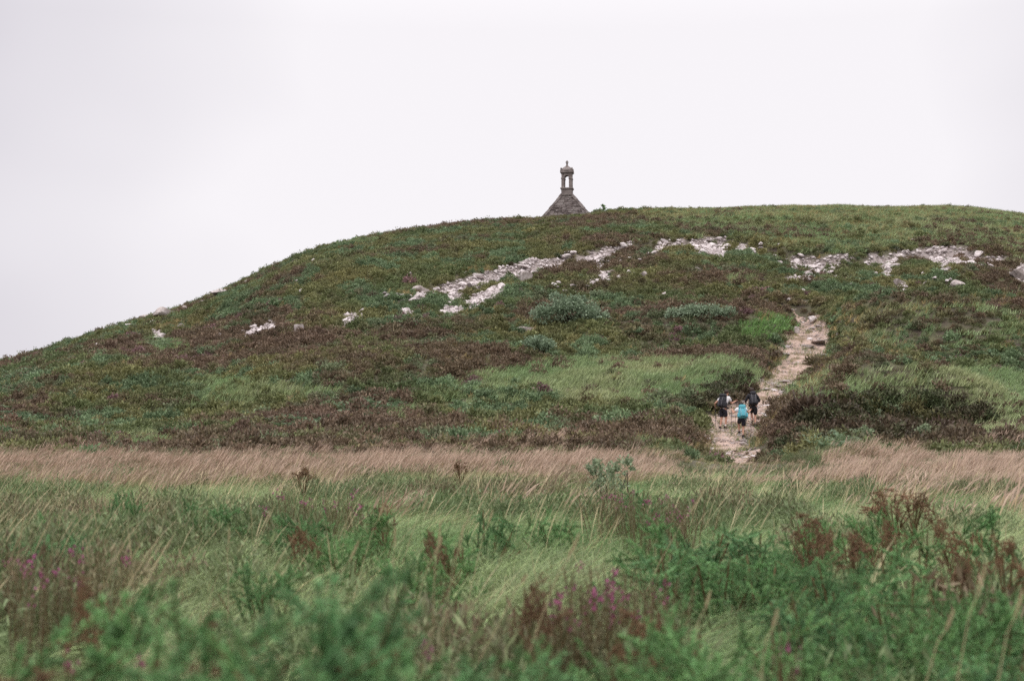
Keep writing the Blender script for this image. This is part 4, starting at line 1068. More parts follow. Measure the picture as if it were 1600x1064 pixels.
# ------------------------------------------------------------------ gorse, heather, dead sprays in front (one object per plant)
def gorse_bush(seed, R=.34, H=.55, nsh=20, need=85, side=4, wild=.16):
    """upright spiny shoots with side shoots; each shoot its own shade of green"""
    g = np.random.default_rng(seed); V = []; F = []; Q = []; LV = []
    def shoot(p0, d0, Ls, fat):
        tip = p0 + d0 * Ls; tube(V, F, [p0, p0 + d0 * Ls * .5, tip], .003, .0012, 3)
        n = int(need * Ls / .1); t = g.random(n) ** .85; bp = p0 + d0 * (Ls * t)[:, None]
        rd = unit(np.cross(g.normal(size=(n, 3)), d0)); nd = unit(rd + d0 * g.uniform(.35, 1.1, n)[:, None])
        ln_ = (g.uniform(.015, .026, n) * fat * (1.1 - .55 * t))[:, None]; sd = unit(np.cross(nd, g.normal(size=(n, 3)))) * .0021
        Q.append(np.stack([bp - sd, bp + sd, bp + nd * ln_ + sd * .2, bp + nd * ln_ - sd * .2], 1))
        LV.append(np.clip(g.random() * .7 + g.random(n) * .3, 0, 1))
    for b_ in range(nsh):
        a = g.uniform(0, 6.28); rr_ = R * math.sqrt(g.random()); hz = H * (1 - .45 * (rr_ / R) ** 2) * g.uniform(.75, 1.08)
        tip = np.array([math.cos(a) * rr_, math.sin(a) * rr_, hz]); d0 = unit(np.array([math.cos(a) * rr_ * 1.2, math.sin(a) * rr_ * 1.2, H * .55]) + g.normal(size=3) * wild + [.10, 0, 0])
        Ls = g.uniform(.18, .32) * (1 if wild < .3 else .6); p0 = tip - d0 * Ls
        tube(V, F, [np.array([g.normal() * .03, g.normal() * .03, -.1]), p0 * .5 + [0, 0, -.02], p0], .007, .004, 4)
        shoot(p0, d0, Ls, 1.1)
        for k in range(side):
            t = g.uniform(.1, .75); dl = unit(d0 * .75 + unit(np.cross(g.normal(size=3), d0)) * .8); shoot(p0 + d0 * Ls * t, dl, g.uniform(.06, .13), .9)
    Q = np.concatenate(Q); return py_mesh('branches', V, F), quad_mesh('spines', Q, lv=np.concatenate(LV))
M_GORSE = leafmat('gorse_spines', False, (.17, .325, .12), (.125, .26, .11), trans=.2, spread=.5)
M_DEADG = leafmat('dead_gorse_spines', False, (.255, .15, .085), (.19, .115, .07), trans=.1)
M_GSTEM = plain('gorse_stem', (.13, .085, .035), .8, .2, 30.0)
GB = [gorse_bush(500 + i, .30 + .05 * (i % 3), .5 + .06 * (i % 2)) for i in range(6)]
DG = [gorse_bush(520 + i, .24, .42, 16, 60, 4, .5) for i in range(4)]
def put_gorse(px, py_top, dist, sc_, lab, grp=None, dead=False, name='gorse_bush'):
    """stand a bush at this distance so that its top reaches the given row"""
    r = ray(px, py_top); x, y = r[0] / r[1] * dist, dist; ztop = ZC + r[2] / r[1] * dist
    z = float(Z(np.array([x]), np.array([y]))[0]); Hs = (.53 if not dead else .42)
    k = (ztop - z) / Hs
    root = empty(name, (x, y, z - .02), g.uniform(0, 6.28)); kk = min(max(k, .45), 1.45); root.scale = (sc_, sc_, kk) if not dead else (sc_ * .62, sc_ * .62, min(kk, .8))
    if dead: root.location.z += max(0.0, (kk - .8) * .42)
    i = g.integers(0, len(DG) if dead else len(GB)); a, b_ = (DG if dead else GB)[i]
    link('branches', a, M_GSTEM, root); link('spines', b_, M_DEADG if dead else M_GORSE, root)
    tag(root, lab, 'dead gorse' if dead else 'gorse', grp)
g = np.random.default_rng(61)
for px, py, d in [(270,925,2.5),(400,905,2.6),(520,945,2.5),(640,985,2.7),(330,980,2.25),(470,1010,2.2),(240,1000,2.2),(580,1030,2.3),(160,960,3.0),(720,1015,3.1)]:
    put_gorse(px, py, d, g.uniform(1.0, 1.3), 'thick green gorse bush in the soft blurred front corner', 'blurred gorse bushes in front')
for px, py, d in [(850,960,3.6),(920,980,3.4),(990,975,3.8),(1060,975,3.9),(1140,985,3.7),(870,1030,3.0),(960,1035,3.1),(1060,1030,3.3),(1150,1030,3.4),(780,1030,3.3),(1240,1010,3.8),(1330,1020,3.9),(1430,1030,3.7),(1530,1040,3.8)]:
    put_gorse(px, py, d, g.uniform(.8, 1.05), 'green gorse bush with upright shoots below the pink heather', 'gorse bushes below the heather')
for px, py, d in [(1030,815,8.2),(1080,822,8.0),(1130,818,8.3),(1180,825,8.0),(1220,815,8.5),(1050,850,7.2),(1120,852,7.0),(1190,858,7.0),(1250,850,7.4)]:
    put_gorse(px, py, d, g.uniform(.9, 1.2), 'dark green gorse bush in the clump right of the grass swirl', 'gorse clump beside the grass swirl')
for px, py, d in [(1290,905,4.9),(1350,885,5.2),(1410,885,5.3),(1460,905,5.0),(1320,860,6.2),(1390,850,6.8),(1500,890,5.6),(1560,900,5.4),(1240,930,4.7),(1550,940,4.6),(1540,800,9.0),(1360,795,9.5),(1280,800,9.0),(1440,820,8.4)]:
    put_gorse(px, py, d, g.uniform(.8, 1.1), 'green gorse bush among the dead brown sprays', 'gorse among dead sprays')
for px, py, d in [(90,790,10.5),(540,825,8.4),(470,790,10),(640,860,7.0),(690,830,8.0),(760,790,10),(420,870,6.6),(80,830,8),(870,780,11),(200,760,13),(330,780,11),(1000,760,13),(590,800,9.5)]:
    put_gorse(px, py, d, g.uniform(.7, 1.0), 'small gorse bush poking out of the green grass', 'small gorse in the grass')
for px, py, d, s_, lab in [(1395,752,12,1.9,'large rust brown dead gorse between pink grass and green'),(1425,760,11.5,1.3,'dead gorse at the right side of the large rust one'),
      (1265,800,8.5,.9,'dead brown spray left of the large rust gorse'),(1285,835,7.5,.8,'dead brown spray in front of the gorse clump'),(1335,830,7.6,.9,'branched dead spray in the middle of the gorse'),
      (1400,808,8.5,.8,'forked dead spray under the large rust gorse'),(1490,805,8.4,.9,'dead spray with a green crown beside the slope'),(1490,868,6.0,.8,'low tangle of dead gorse in green shoots'),
      (1570,845,6.5,.8,'dead spray at the right end of the gorse'),(155,890,4.6,.6,'dark brown dead spray behind the blurred gorse'),(40,990,2.6,.6,'blurred brown dead spray lowest in the left corner'),
      (430,955,2.5,.45,'dark brown dead spray inside the blurred gorse'),(330,930,3.6,.4,'small dead twig beside the blurred gorse'),
      (840,915,4.6,.7,'orange brown spray in front of the pink heather'),(1000,950,4.4,.7,'purplish brown dead spray below the pink heather'),(1050,935,4.8,.6,'orange tipped dead spray right of the pink heather'),
      (480,815,8.5,.7,'rust spray in grass left of the straw stalks'),(600,785,10,.7,'rust spray among the far green grass'),(690,825,7.8,.7,'rust spray behind the straw stalks'),(100,985,2.7,.6,'dull brown dead spray at the left of the blurred gorse'),
      (720,715,24,1.3,'dark dead bush sticking into the pink grass'),(475,728,20,1.2,'dark low bush in front of the pink grass')]:
    put_gorse(px, py, d, s_, lab, None, True, 'dead_gorse')

def heather_plant(seed, n=24):
    g = np.random.default_rng(seed); V = []; F = []; Q = []; FL = []
    for i in range(n):
        a = g.uniform(0, 6.28); r = g.uniform(.02, .2); tip = np.array([math.cos(a) * r, math.sin(a) * r, g.uniform(.26, .42)])
        b0 = np.array([math.cos(a) * r * .3, math.sin(a) * r * .3, -.04]); mid = (b0 + tip) / 2 + g.normal(size=3) * .012
        tube(V, F, [b0, mid, tip], .0025, .001, 3)
        m = 60; t = g.uniform(.25, 1, m)[:, None]; bp = b0 * (1 - t) + tip * t; d = unit(g.normal(size=(m, 3)) + [0, 0, 1.0]); s = unit(np.cross(d, g.normal(size=(m, 3)))) * .0016
        Q.append(np.stack([bp - s, bp + s, bp + d * .013 + s * .3, bp + d * .013 - s * .3], 1))
        if g.random() < .16:
            for k in range(g.integers(4, 9)):                     # bells gathered at the tip
                c = tip + g.normal(size=3) * [.011, .011, .012]; rr_ = .0062; dn = np.array([0, 0, -.010]) + g.normal(size=3) * .003
                for w in range(4):
                    a0, a1 = w * 1.571, (w + 1) * 1.571
                    e0 = np.array([math.cos(a0), math.sin(a0), 0]) * rr_; e1 = np.array([math.cos(a1), math.sin(a1), 0]) * rr_
                    FL.append([c, c + e0 + dn * .4, c + dn * 1.1, c + e1 + dn * .4])
    Q = np.concatenate(Q); FL = np.array(FL)
    return py_mesh('stems', V, F), quad_mesh('leaves', Q, lv=g.random(len(Q))), quad_mesh('flower_heads', FL, lv=g.random(len(FL)))
HP = [heather_plant(600 + i) for i in range(4)]
M_HLEAF = leafmat('bell_heather_leaves', False, (.17, .19, .095), (.2, .16, .095), trans=.15)
M_HFLOW = leafmat('bell_heather_flowers', False, (.46, .14, .28), (.40, .13, .22), trans=.3, spread=.3)
def put_heather(px, py, d, s_, lab, grp):
    r = ray(px, py); x, y = r[0] / r[1] * d, d; zt = ZC + r[2] / r[1] * d; z = float(Z(np.array([x]), np.array([y]))[0])
    root = empty('bell_heather', (x, y, z), g.uniform(0, 6.28)); k = min(max((zt - z) / .38, .6), 1.35); root.scale = (s_, s_, k)
    a, b_, c = HP[g.integers(0, 4)]
    link('stems', a, M_GSTEM, root); link('leaves', b_, M_HLEAF, root); tag(link('flower_heads', c, M_HFLOW, root), kind='stuff')
    tag(root, lab, 'heather', grp)
for px, py, d in [(870,890,5.2),(900,880,5.4),(940,885,5.2),(970,875,5.5),(1000,880,5.3),(1030,885,5.5),(985,900,4.9),(930,905,4.8),(880,910,4.8)]:
    put_heather(px, py, d, g.uniform(.9, 1.3), 'bell heather with bright pink flowers in front of the gorse clump', 'pink heather patch in front')
for px, py, d in [(1040,780,10),(1055,785,10),(1020,790,9.5),(1080,770,11),(940,770,12),(960,760,12.5),(990,775,11),(1000,770,12)]:
    put_heather(px, py, d, g.uniform(1.0, 1.5), 'bell heather below the leafy bush in pink grass', 'heather below the leafy bush')
for px, py, d in [(480,765,12.5),(500,770,12),(520,775,11.5),(450,770,12),(540,765,12.5),(420,775,11.5),(570,780,11)]:
    put_heather(px, py, d, g.uniform(1.0, 1.5), 'reddish bell heather patch rising behind the straw grass', 'heather behind the straw grass')
for px, py, d in [(20,845,6.2),(70,855,6),(100,862,5.8),(160,850,6),(40,880,5.2)]:
    put_heather(px, py, d, g.uniform(.9, 1.2), 'bell heather at the left behind the blurred gorse', 'heather behind the blurred gorse')
for px, py, d in [(160,940,3.4),(130,950,3.3),(320,945,3.2),(590,970,3.4),(820,1020,3.2),(740,1030,3.0),(410,1035,2.3),(700,1045,2.6),(1230,990,4)]:
    put_heather(px, py, d, g.uniform(.7, .9), 'single pink bell heather sprig growing through the front gorse', 'heather sprigs through the front gorse')

# leafy bush standing in the pink grass
d_ = 19.0; r = ray(950, 745); x_, y_ = r[0] / r[1] * d_, d_; z_ = float(Z(np.array([x_]), np.array([y_]))[0]); s = d_ / FPX
ht = (ZC + (ray(950, 712)[2] / ray(950, 712)[1]) * d_) - z_
leafy('leafy_bush', [(-.17,0,ht*.72,.14,.14,ht*.2), (.05,0,ht*.66,.16,.15,ht*.22), (.22,0,ht*.76,.12,.12,ht*.2), (-.02,0,ht*.45,.26,.2,ht*.3)], 1100, .045, M_WILLOW2, 41, 9, (x_, y_, z_),
      'pale green leafy bush standing up in the pink grass', 'bush')

# tall single straws that stand out in front
M_STALK = plain('straw_stalk', (.46, .38, .22), .7, .15, 30.0)
def stalk(px0, py0, px1, py1, d, lab):
    a = ray(px0, py0); b_ = ray(px1, py1)
    p = np.array([a[0] / a[1] * d, d, ZC + a[2] / a[1] * d]); q = np.array([b_[0] / b_[1] * d, d, ZC + b_[2] / b_[1] * d]) - p
    z = float(Z(p[0:1], p[1:2])[0]); dn = (q / max(q[2], .05)) * (p[2] - z)
    V = []; F = []; root = -dn * .75; root[2] = z - p[2] - .02
    tube(V, F, [root, np.zeros(3), q * .5 + [-.008, 0, .01], q * .85, q], .0016, .0008, 5)
    for k in range(14):                                              # narrow seed head
        t = .72 + .02 * k; c = q * t; w = .0035 * (1 - abs(t - .82) / .3); n0 = len(V)
        a_ = k * 2.4; dd = np.array([math.cos(a_) * w, math.sin(a_) * w, .02]); V.extend([c, c + dd * .6 + [.002, 0, 0], c + dd + q * .03, c + dd * .5 - [.002, 0, 0]]); F.append((n0, n0 + 1, n0 + 2, n0 + 3))
    o = link('grass_stalk', py_mesh('grass_stalk', V, F), M_STALK, None, p); tag(o, lab, 'grass stalk', 'single tall straws')
for c in [(677,965,688,820,5.0,'thick upright straw, one of the bright pair in the grass'),(697,958,725,825,5.0,'thick leaning straw, one of the bright pair in the grass'),
          (842,975,905,840,4.4,'long leaning straw crossing the pink heather patch'),(655,930,690,845,5.2,'thin curved straw just left of the bright pair'),(618,925,617,830,5.6,'slim vertical straw left of the bright pair'),
          (800,935,822,905,4.6,'short pale straw beside the heather patch'),(570,870,600,790,7.5,'slender straw slanting through the mid grass'),(515,945,560,850,5.5,'slender slanting straw left of the thin ones'),
          (357,900,358,830,6.2,'upright straw behind the blurred gorse'),(1190,1050,1215,960,3.6,'faint straw rising through the right gorse'),(1500,1040,1540,890,3.6,'tall faint straw in the right corner gorse'),
          (1560,1060,1598,930,3.4,'tall faint straw rightmost in the corner gorse'),(1085,1010,1110,930,4.2,'short straw between the gorse and heather'),(1450,1055,1490,960,3.8,'thin straw leaning over the right gorse'),
          (1030,880,1100,770,7.0,'long slanting straw over the dark gorse clump'),(880,800,935,745,11,'straw slanting below the leafy bush'),(1365,800,1372,730,10,'upright straw left of the large rust gorse'),
          (640,845,668,780,8,'straw standing in the mid grass'),(745,880,770,800,7,'straw right of the bright pair')]:
    stalk(*c)

# ------------------------------------------------------------------ hikers
M_SKIN = plain('skin', (.52, .285, .20), .55, .06, 30.0)
M_HAIR = plain('brown_hair', (.045, .026, .018), .6, .2, 60.0)
M_WHITE = plain('white_cotton', (.74, .72, .73), .85, .05, 30.0)
M_BLACK = plain('black_cloth', (.024, .023, .028), .8, .15, 40.0)
M_NAVY = plain('dark_navy_cloth', (.027, .026, .036), .85, .15, 40.0)
M_PACKB = plain('black_pack_nylon', (.030, .029, .036), .6, .15, 50.0)
M_GREYS = plain('grey_webbing', (.16, .155, .165), .7, .1, 60.0)
M_TURQ = plain('turquoise_nylon', (.095, .38, .45), .6, .10, 50.0)
M_TURQL = plain('pale_turquoise_webbing', (.30, .50, .56), .7, .08, 60.0)
M_SHOE = plain('dark_trail_shoe', (.055, .055, .065), .7, .2, 60.0)
M_SOLE = plain('pale_shoe_sole', (.42, .41, .42), .7, .1, 60.0)
M_POLE = plain('dark_aluminium_pole', (.06, .06, .07), .4, .1, 60.0, spec=.5)
M_PINK = plain('pink_strap', (.55, .10, .22), .7, .1, 60.0)

def skin(name, nodes, edges, roots, mat, parent, sub=2):
    names = list(nodes); ix = {n: i for i, n in enumerate(names)}
    me = bpy.data.meshes.new(name)
    me.from_pydata([tuple(float(c) for c in nodes[n][0]) for n in names], [(ix[a], ix[b_]) for a, b_ in edges], []); me.update()
    o = link(name, me, mat, parent)
    md = o.modifiers.new('skin', 'SKIN'); md.use_smooth_shade = True
    lay = me.skin_vertices[0].data if me.skin_vertices else None
    if lay is None:
        bm = bmesh.new(); bm.from_mesh(me); bm.verts.layers.skin.verify(); bm.to_mesh(me); bm.free(); lay = me.skin_vertices[0].data
    for n in names:
        r = nodes[n][1]; lay[ix[n]].radius = (r, r) if not isinstance(r, tuple) else r
        lay[ix[n]].use_root = n in roots
    sb = o.modifiers.new('subdivision', 'SUBSURF'); sb.levels = sub; sb.render_levels = sub
    return o
def rbox(name, sx, sy, sz, bev, mat, parent, loc=(0, 0, 0), rot=(0, 0, 0), taper=1.0):
    bm = bmesh.new(); bmesh.ops.create_cube(bm, size=1.0)
    for v in bm.verts:
        k = taper if v.co.z > 0 else 1.0
        v.co = (v.co.x * sx * k, v.co.y * sy, v.co.z * sz)
    bmesh.ops.bevel(bm, geom=list(bm.edges), offset=bev, segments=3, profile=.6, affect='EDGES')
    o = link(name, bm_mesh(name, bm, True), mat, parent, loc); o.rotation_euler = rot; return o
def ball(name, r, mat, parent, loc, cut=None, sub=3, wob=0.0):
    bm = bmesh.new(); bmesh.ops.create_icosphere(bm, subdivisions=sub, radius=1.0)
    for v in bm.verts:
        w = 1 + wob * mnoise.noise(v.co * 4)
        v.co = (v.co.x * r[0] * w, v.co.y * r[1] * w, v.co.z * r[2] * w)
    if cut: bmesh.ops.delete(bm, geom=[v for v in bm.verts if cut(v.co)], context='VERTS')
    return link(name, bm_mesh(name, bm, True), mat, parent, loc)

def person(loc, rz, S, J, label, shirt_mat, sleeve, shorts_mat, sock_mat, skin_m=M_SKIN, shirt_name='t_shirt'):
    """J: joints in metres, facing +y; S scales the figure"""
    root = empty('person', loc, rz, S); A = {k: np.array(v, float) for k, v in J.items()}
    hd = unit(A['crown'] - A['neck']); fw = np.array(J.get('face', (0, 1, 0)), float); rt = np.cross(fw, hd)
    hm = A['neck'] + hd * .15
    nodes = {'pelvis': (A['pelvis'], (.135, .105)), 'spine': (A['spine'], (.125, .095)), 'chest': (A['chest'], (.15, .105)), 'neck': (A['neck'], .055),
             'jaw': (A['neck'] + hd * .07 + fw * .015, .068), 'face': (hm + fw * .01, .092), 'crown': (hm + hd * .085, .075), 'nose': (hm + fw * .105 - hd * .01, .014),
             'ear_l': (hm - rt * .092 - fw * .01, .016), 'ear_r': (hm + rt * .092 - fw * .01, .016)}
    edges = [('pelvis', 'spine'), ('spine', 'chest'), ('chest', 'neck'), ('neck', 'jaw'), ('jaw', 'face'), ('face', 'crown'), ('face', 'nose'), ('face', 'ear_l'), ('face', 'ear_r')]
    roots = {'pelvis'}
    for s_ in 'lr':
        sh, el, wr, hp, kn, an, to = (A[k + s_] for k in ('sh', 'el', 'wr', 'hp', 'kn', 'an', 'to'))
        hand = unit(wr - el)
        nodes.update({'sh' + s_: (sh, .062), 'ua' + s_: ((sh + el) / 2, .050), 'el' + s_: (el, .040), 'fa' + s_: (el * .6 + wr * .4, .041), 'wr' + s_: (wr, .026), 'pa' + s_: (wr + hand * .055, (.036, .020)),
                      'hp' + s_: (hp, .095), 'th' + s_: (hp * .5 + kn * .5, .078), 'kn' + s_: (kn, .053), 'ca' + s_: (kn * .68 + an * .32, .057), 'sn' + s_: (kn * .25 + an * .75, .038), 'an' + s_: (an, .036), 'to' + s_: (to, .034)})
        edges += [('chest', 'sh' + s_), ('sh' + s_, 'ua' + s_), ('ua' + s_, 'el' + s_), ('el' + s_, 'fa' + s_), ('fa' + s_, 'wr' + s_), ('wr' + s_, 'pa' + s_),
                  ('pelvis', 'hp' + s_), ('hp' + s_, 'th' + s_), ('th' + s_, 'kn' + s_), ('kn' + s_, 'ca' + s_), ('ca' + s_, 'sn' + s_), ('sn' + s_, 'an' + s_), ('an' + s_, 'to' + s_)]
        # fingers curled round the grip
        side = unit(np.cross(hand, [0, 0, 1])); upv = np.cross(side, hand); pc = wr + hand * .06
        for i in range(4):
            b0 = pc + upv * (.024 - .016 * i); l = [.030, .034, .032, .025][i]
            nm = ['f%s%d%d' % (s_, i, k) for k in range(4)]
            pts = [b0, b0 + hand * l, b0 + hand * (l + .012) + side * .022, b0 + hand * (l - .006) + side * .038]
            for n_, p_ in zip(nm, pts): nodes[n_] = (p_, .0085)
            edges += list(zip(nm, nm[1:])); roots.add(nm[0])
        nm = ['t%s%d' % (s_, k) for k in range(3)]; b0 = wr + hand * .03 + upv * .02
        for n_, p_ in zip(nm, [b0, b0 + upv * .022 + hand * .02 + side * .01, b0 + upv * .018 + hand * .042 + side * .024]): nodes[n_] = (p_, .0095)
        edges += list(zip(nm, nm[1:])); roots.add(nm[0])
    body = skin('body', nodes, edges, roots, skin_m, root)
    hair = ball('hair', (.103, .112, .105), M_HAIR, root, hm + hd * .035 - fw * .018, cut=lambda c: (c.y > .045 and c.z < .05) or c.z < -.075, wob=.06)
    for s_ in (-1, 1): ball('eye', (.011, .009, .009), M_BLACK, root, hm + fw * .088 + rt * .032 * s_ + hd * .012, sub=2)
    rbox('mouth', .042, .01, .010, .003, M_PINK, root, hm + fw * .085 - hd * .055)
    # clothes
    n2 = {'a': (A['pelvis'] - [0, 0, .10], (.160, .128)), 'b': (A['spine'], (.148, .115)), 'c': (A['chest'], (.172, .125)), 'd': (A['chest'] * .35 + A['neck'] * .65, .085)}
    e2 = [('a', 'b'), ('b', 'c'), ('c', 'd')]
    for s_ in 'lr':
        sh, el, wr = A['sh' + s_], A['el' + s_], A['wr' + s_]
        n2['s' + s_] = (sh, .092); n2['u' + s_] = (sh * .35 + el * .65, .074); e2 += [('c', 's' + s_), ('s' + s_, 'u' + s_)]
        if sleeve == 'long':
            n2['e' + s_] = (el, .064); n2['w' + s_] = (el * .1 + wr * .9, .050); e2 += [('u' + s_, 'e' + s_), ('e' + s_, 'w' + s_)]
    skin(shirt_name, n2, e2, {'a'}, shirt_mat, root)
    n3 = {'w': (A['pelvis'] + [0, 0, .10], (.168, .136)), 'p': (A['pelvis'] - [0, 0, .02], (.178, .142))}; e3 = [('w', 'p')]
    for s_ in 'lr':
        hp, kn = A['hp' + s_], A['kn' + s_]
        n3['h' + s_] = (hp - [0, 0, .03], .122); n3['k' + s_] = (hp * .08 + kn * .92, .098); e3 += [('p', 'h' + s_), ('h' + s_, 'k' + s_)]
    skin('shorts', n3, e3, {'w'}, shorts_mat, root)
    for s_ in 'lr':
        an, to, kn = A['an' + s_], A['to' + s_], A['kn' + s_]; f = unit((to - an) * [1, 1, .6])
        skin('sock', {'a': (an + (kn - an) * .30, .045), 'b': (an + (kn - an) * .08, .047)}, [('a', 'b')], {'a'}, sock_mat, root, 1)
        h_ = an - f * .045; h_ = h_ - [0, 0, .030]; fl = np.array([f[0], f[1], f[2]])
        sh_ = skin('shoe', {'a': (an - [0, 0, .0], .050), 'b': (h_ + [0, 0, .005], (.044, .040)), 'c': (an + fl * .07 - [0, 0, .028], (.046, .036)), 'd': (to + fl * .03, (.042, .026))},
                   [('a', 'b'), ('a', 'c'), ('c', 'd')], {'a'}, M_SHOE, root)
        so = skin('sole', {'b': (h_ - [0, 0, .036], (.043, .014)), 'c': (an + fl * .06 - [0, 0, .070], (.045, .013)), 'd': (to + fl * .04 - [0, 0, .022], (.042, .013))}, [('b', 'c'), ('c', 'd')], {'b'}, M_SOLE, sh_, 1)
    tag(root, label, 'person'); return root

def backpack(pr, A, lean, m_main, m_trim, label, w=.33, h=.52, d=.22, lid=.17, tilt_y=0.0):
    """worn on the back of the person whose root is pr"""
    c = np.array(A['chest'], float); off = np.array([0, -.115 - d / 2, -.10])
    R = Matrix.Rotation(pr.rotation_euler[2], 3, 'Z'); S = pr.scale[0]
    root = empty('backpack', Vector(pr.location) + R @ Vector(c + off) * S); root.rotation_euler = (-lean, tilt_y, pr.rotation_euler[2]); root.scale = (S, S, S)
    rbox('main_bag', w, d, h, .095, m_main, root, taper=.94)
    rbox('lid', w * .82, d * 1.08, lid, .07, m_main, root, (0, -.005, h / 2 + lid * .32), (.12, 0, 0))
    rbox('front_pocket', w * .66, .075, h * .56, .03, m_main, root, (0, -d / 2 - .022, -h * .12))
    for s_ in (-1, 1):
        rbox('side_pocket', .07, d * .75, h * .42, .03, m_main, root, (s_ * (w / 2 + .012), 0, -h * .22))
        V = []; F = []; x = s_ * w * .26
        tube(V, F, [np.array([x, -d / 2 - .012, h * .44]), np.array([x, -d / 2 - .062, h * .12]), np.array([x, -d / 2 - .068, -h * .2]), np.array([x * .95, -d / 2 - .03, -h * .42])], .013, .013, 5)
        link('compression_strap', py_mesh('compression_strap', V, F, True), m_trim, root)
        V = []; F = []; x = s_ * .115
        tube(V, F, [np.array([x * .8, d / 2, h * .32]), np.array([x, d / 2 + .10, h * .42]), np.array([x * 1.1, d / 2 + .235, h * .32]), np.array([x * 1.25, d / 2 + .26, h * .10]), np.array([x * 1.5, d / 2 + .14, -h * .18]), np.array([x * 1.2, d / 2, -h * .3])], .022, .016, 6)
        link('shoulder_strap', py_mesh('shoulder_strap', V, F, True), m_main, root)
    V = []; F = []; pts = []
    for k in range(13):
        a = 2 * math.pi * k / 12; pts.append(np.array([math.sin(a) * .185, d / 2 + .115 - math.cos(a) * .15, -h * .42]))
    tube(V, F, pts, .03, .03, 6); link('hip_belt', py_mesh('hip_belt', V, F, True), m_main, root)
    tag(root, label, 'backpack'); return root
def pole(a, b_, label):
    a = np.array(a, float); b_ = np.array(b_, float); root = empty('trekking_pole', a); d = b_ - a; u = unit(d)
    V = []; F = []; tube(V, F, [-u * .02, d * .5, d * .97], .010, .008, 6); link('shaft', py_mesh('shaft', V, F, True), M_POLE, root)
    V = []; F = []; tube(V, F, [-u * .07, -u * .05, u * .03, u * .07], .017, .014, 8); link('grip', py_mesh('grip', V, F, True), M_BLACK, root)
    V = []; F = []; tube(V, F, [d * .945, d * .955], .032, .028, 8); link('basket', py_mesh('basket', V, F, True), M_BLACK, root)
    V = []; F = []; tube(V, F, [d * .96, d], .006, .003, 5); link('tip', py_mesh('tip', V, F, True), M_GREYS, root)
    tag(root, label, 'trekking pole'); return root
def wpt(pr, p):
    R = Matrix.Rotation(pr.rotation_euler[2], 3, 'Z'); return np.array(Vector(pr.location) + R @ Vector(tuple(map(float, p))) * pr.scale[0])
def unrot(p, rz):
    return tuple(Matrix.Rotation(-rz, 3, 'Z') @ Vector(p))
def gz(x, y): return float(Z(np.array([x]), np.array([y]))[0]) + .05
def plant(pr, hand, dx, dy):
    """pole tip on the ground near the hand"""
    w = wpt(pr, hand); t = np.array([w[0] + dx, w[1] + dy, 0]); t[2] = gz(t[0], t[1]); return w, t

# A: white shirt and black pack, arm out to the right
fa = hit(1130, 672, 40); rz = math.radians(-42)
JA = dict(pelvis=(0, 0, .93), spine=unrot((.05, .03, 1.11), rz), chest=unrot((.12, .06, 1.31), rz), neck=unrot((.17, .09, 1.49), rz), crown=unrot((.21, .13, 1.74), rz), face=unrot((.75, .66, 0), rz),
          shl=unrot((-.04, .16, 1.41), rz), shr=unrot((.28, .0, 1.40), rz), hpl=(-.085, 0, .90), hpr=(.085, 0, .90), knl=(-.10, .03, .49), knr=(.09, .12, .50),
          anl=(-.10, -.09, .09), anr=(.09, .03, .09), tol=(-.11, .06, .045), tor=(.10, .18, .045),
          elr=unrot((.40, .10, 1.15), rz), wrr=unrot((.60, .16, 1.26), rz), ell=unrot((-.34, .08, 1.16), rz), wrl=unrot((-.33, .20, 1.04), rz))
PA = person((fa[0], fa[1], gz(fa[0], fa[1])), rz, 1.05, JA, 'hiker in white t-shirt and black shorts with arm stretched out', M_WHITE, 'short', M_NAVY, M_WHITE)
backpack(PA, JA, .22, M_PACKB, M_GREYS, 'black backpack worn by the white shirted hiker on the left', .34, .50, .24)
ha = np.array(JA['wrl']) + unit(np.array(JA['wrl']) - np.array(JA['ell'])) * .07; w, t = plant(PA, ha, .02, -.05)
pole(w, t, 'dark trekking pole in the left hand of the black pack hiker in white')
ha = np.array(JA['wrr']) + unit(np.array(JA['wrr']) - np.array(JA['elr'])) * .07; w, t = plant(PA, ha, -.05, .35)
pole(w, t, 'dark trekking pole under the outstretched hand of the white shirted hiker')
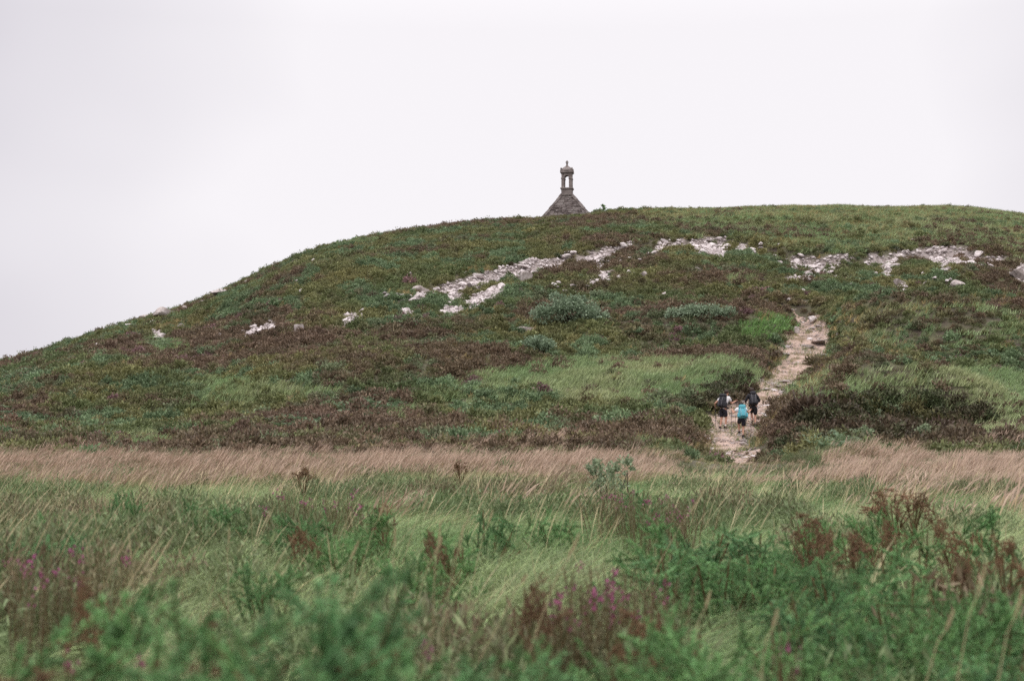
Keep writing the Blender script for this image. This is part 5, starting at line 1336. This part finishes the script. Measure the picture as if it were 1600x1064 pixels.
# B: turquoise pack, bent forward, both poles out
fb = hit(1160, 686, 40)
JB = dict(pelvis=(0, -.02, .86), spine=(0, .05, 1.02), chest=(0, .14, 1.19), neck=(0, .22, 1.35), crown=(0, .32, 1.58), face=(0, 1, 0),
          shl=(-.20, .15, 1.28), shr=(.20, .15, 1.28), hpl=(-.085, 0, .83), hpr=(.075, -.02, .83), knl=(-.10, .36, .66), knr=(.05, .03, .47),
          anl=(-.09, .30, .27), anr=(.02, -.10, .10), tol=(-.09, .43, .22), tor=(.02, .06, .045),
          ell=(-.37, .12, 1.10), wrl=(-.40, .28, 1.27), elr=(.31, .14, 1.12), wrr=(.42, .30, 1.24))
PB = person((fb[0], fb[1], gz(fb[0], fb[1])), 0.0, 1.02, JB, 'hiker bending uphill under a turquoise pack, white t-shirt, dark shorts', M_WHITE, 'short', M_NAVY, M_GREYS)
backpack(PB, JB, .36, M_TURQ, M_TURQL, 'turquoise backpack with pale straps on the middle hiker', .37, .46, .26, .20)
for k, nm, dx in (('l', 'left', -.02), ('r', 'right', .0)):
    ha = np.array(JB['wr' + k]) + unit(np.array(JB['wr' + k]) - np.array(JB['el' + k])) * .07; w, t = plant(PB, ha, dx, .1)
    pole(w, t, 'dark trekking pole in the %s hand of the turquoise pack hiker' % nm)
# C: black jacket and pack
fc = hit(1179, 670, 40)
JC = dict(pelvis=(-.03, 0, .95), spine=(-.04, .04, 1.13), chest=(-.06, .11, 1.33), neck=(-.07, .18, 1.50), crown=(-.07, .27, 1.74), face=(0, 1, 0),
          shl=(-.24, .11, 1.42), shr=(.12, .11, 1.42), hpl=(-.11, 0, .92), hpr=(.05, 0, .92), knl=(-.08, .30, .62), knr=(.05, .07, .50),
          anl=(-.04, .22, .27), anr=(.03, -.06, .10), tol=(-.04, .36, .22), tor=(.04, .10, .045),
          ell=(-.36, .14, 1.18), wrl=(-.32, .38, 1.14), elr=(.26, .14, 1.18), wrr=(.24, .38, 1.14))
PC = person((fc[0], fc[1], gz(fc[0], fc[1])), 0.0, 1.06, JC, 'hiker dressed in black jacket and black shorts climbing ahead', M_BLACK, 'long', M_BLACK, M_GREYS, shirt_name='jacket')
backpack(PC, JC, .26, M_PACKB, M_GREYS, 'black backpack on the hiker in the black jacket', .32, .50, .22)
ha = np.array(JC['wrl']) + unit(np.array(JC['wrl']) - np.array(JC['ell'])) * .07; w, t = plant(PC, ha, .03, .1)
pole(w, t, 'dark trekking pole held by the hiker in the black jacket')
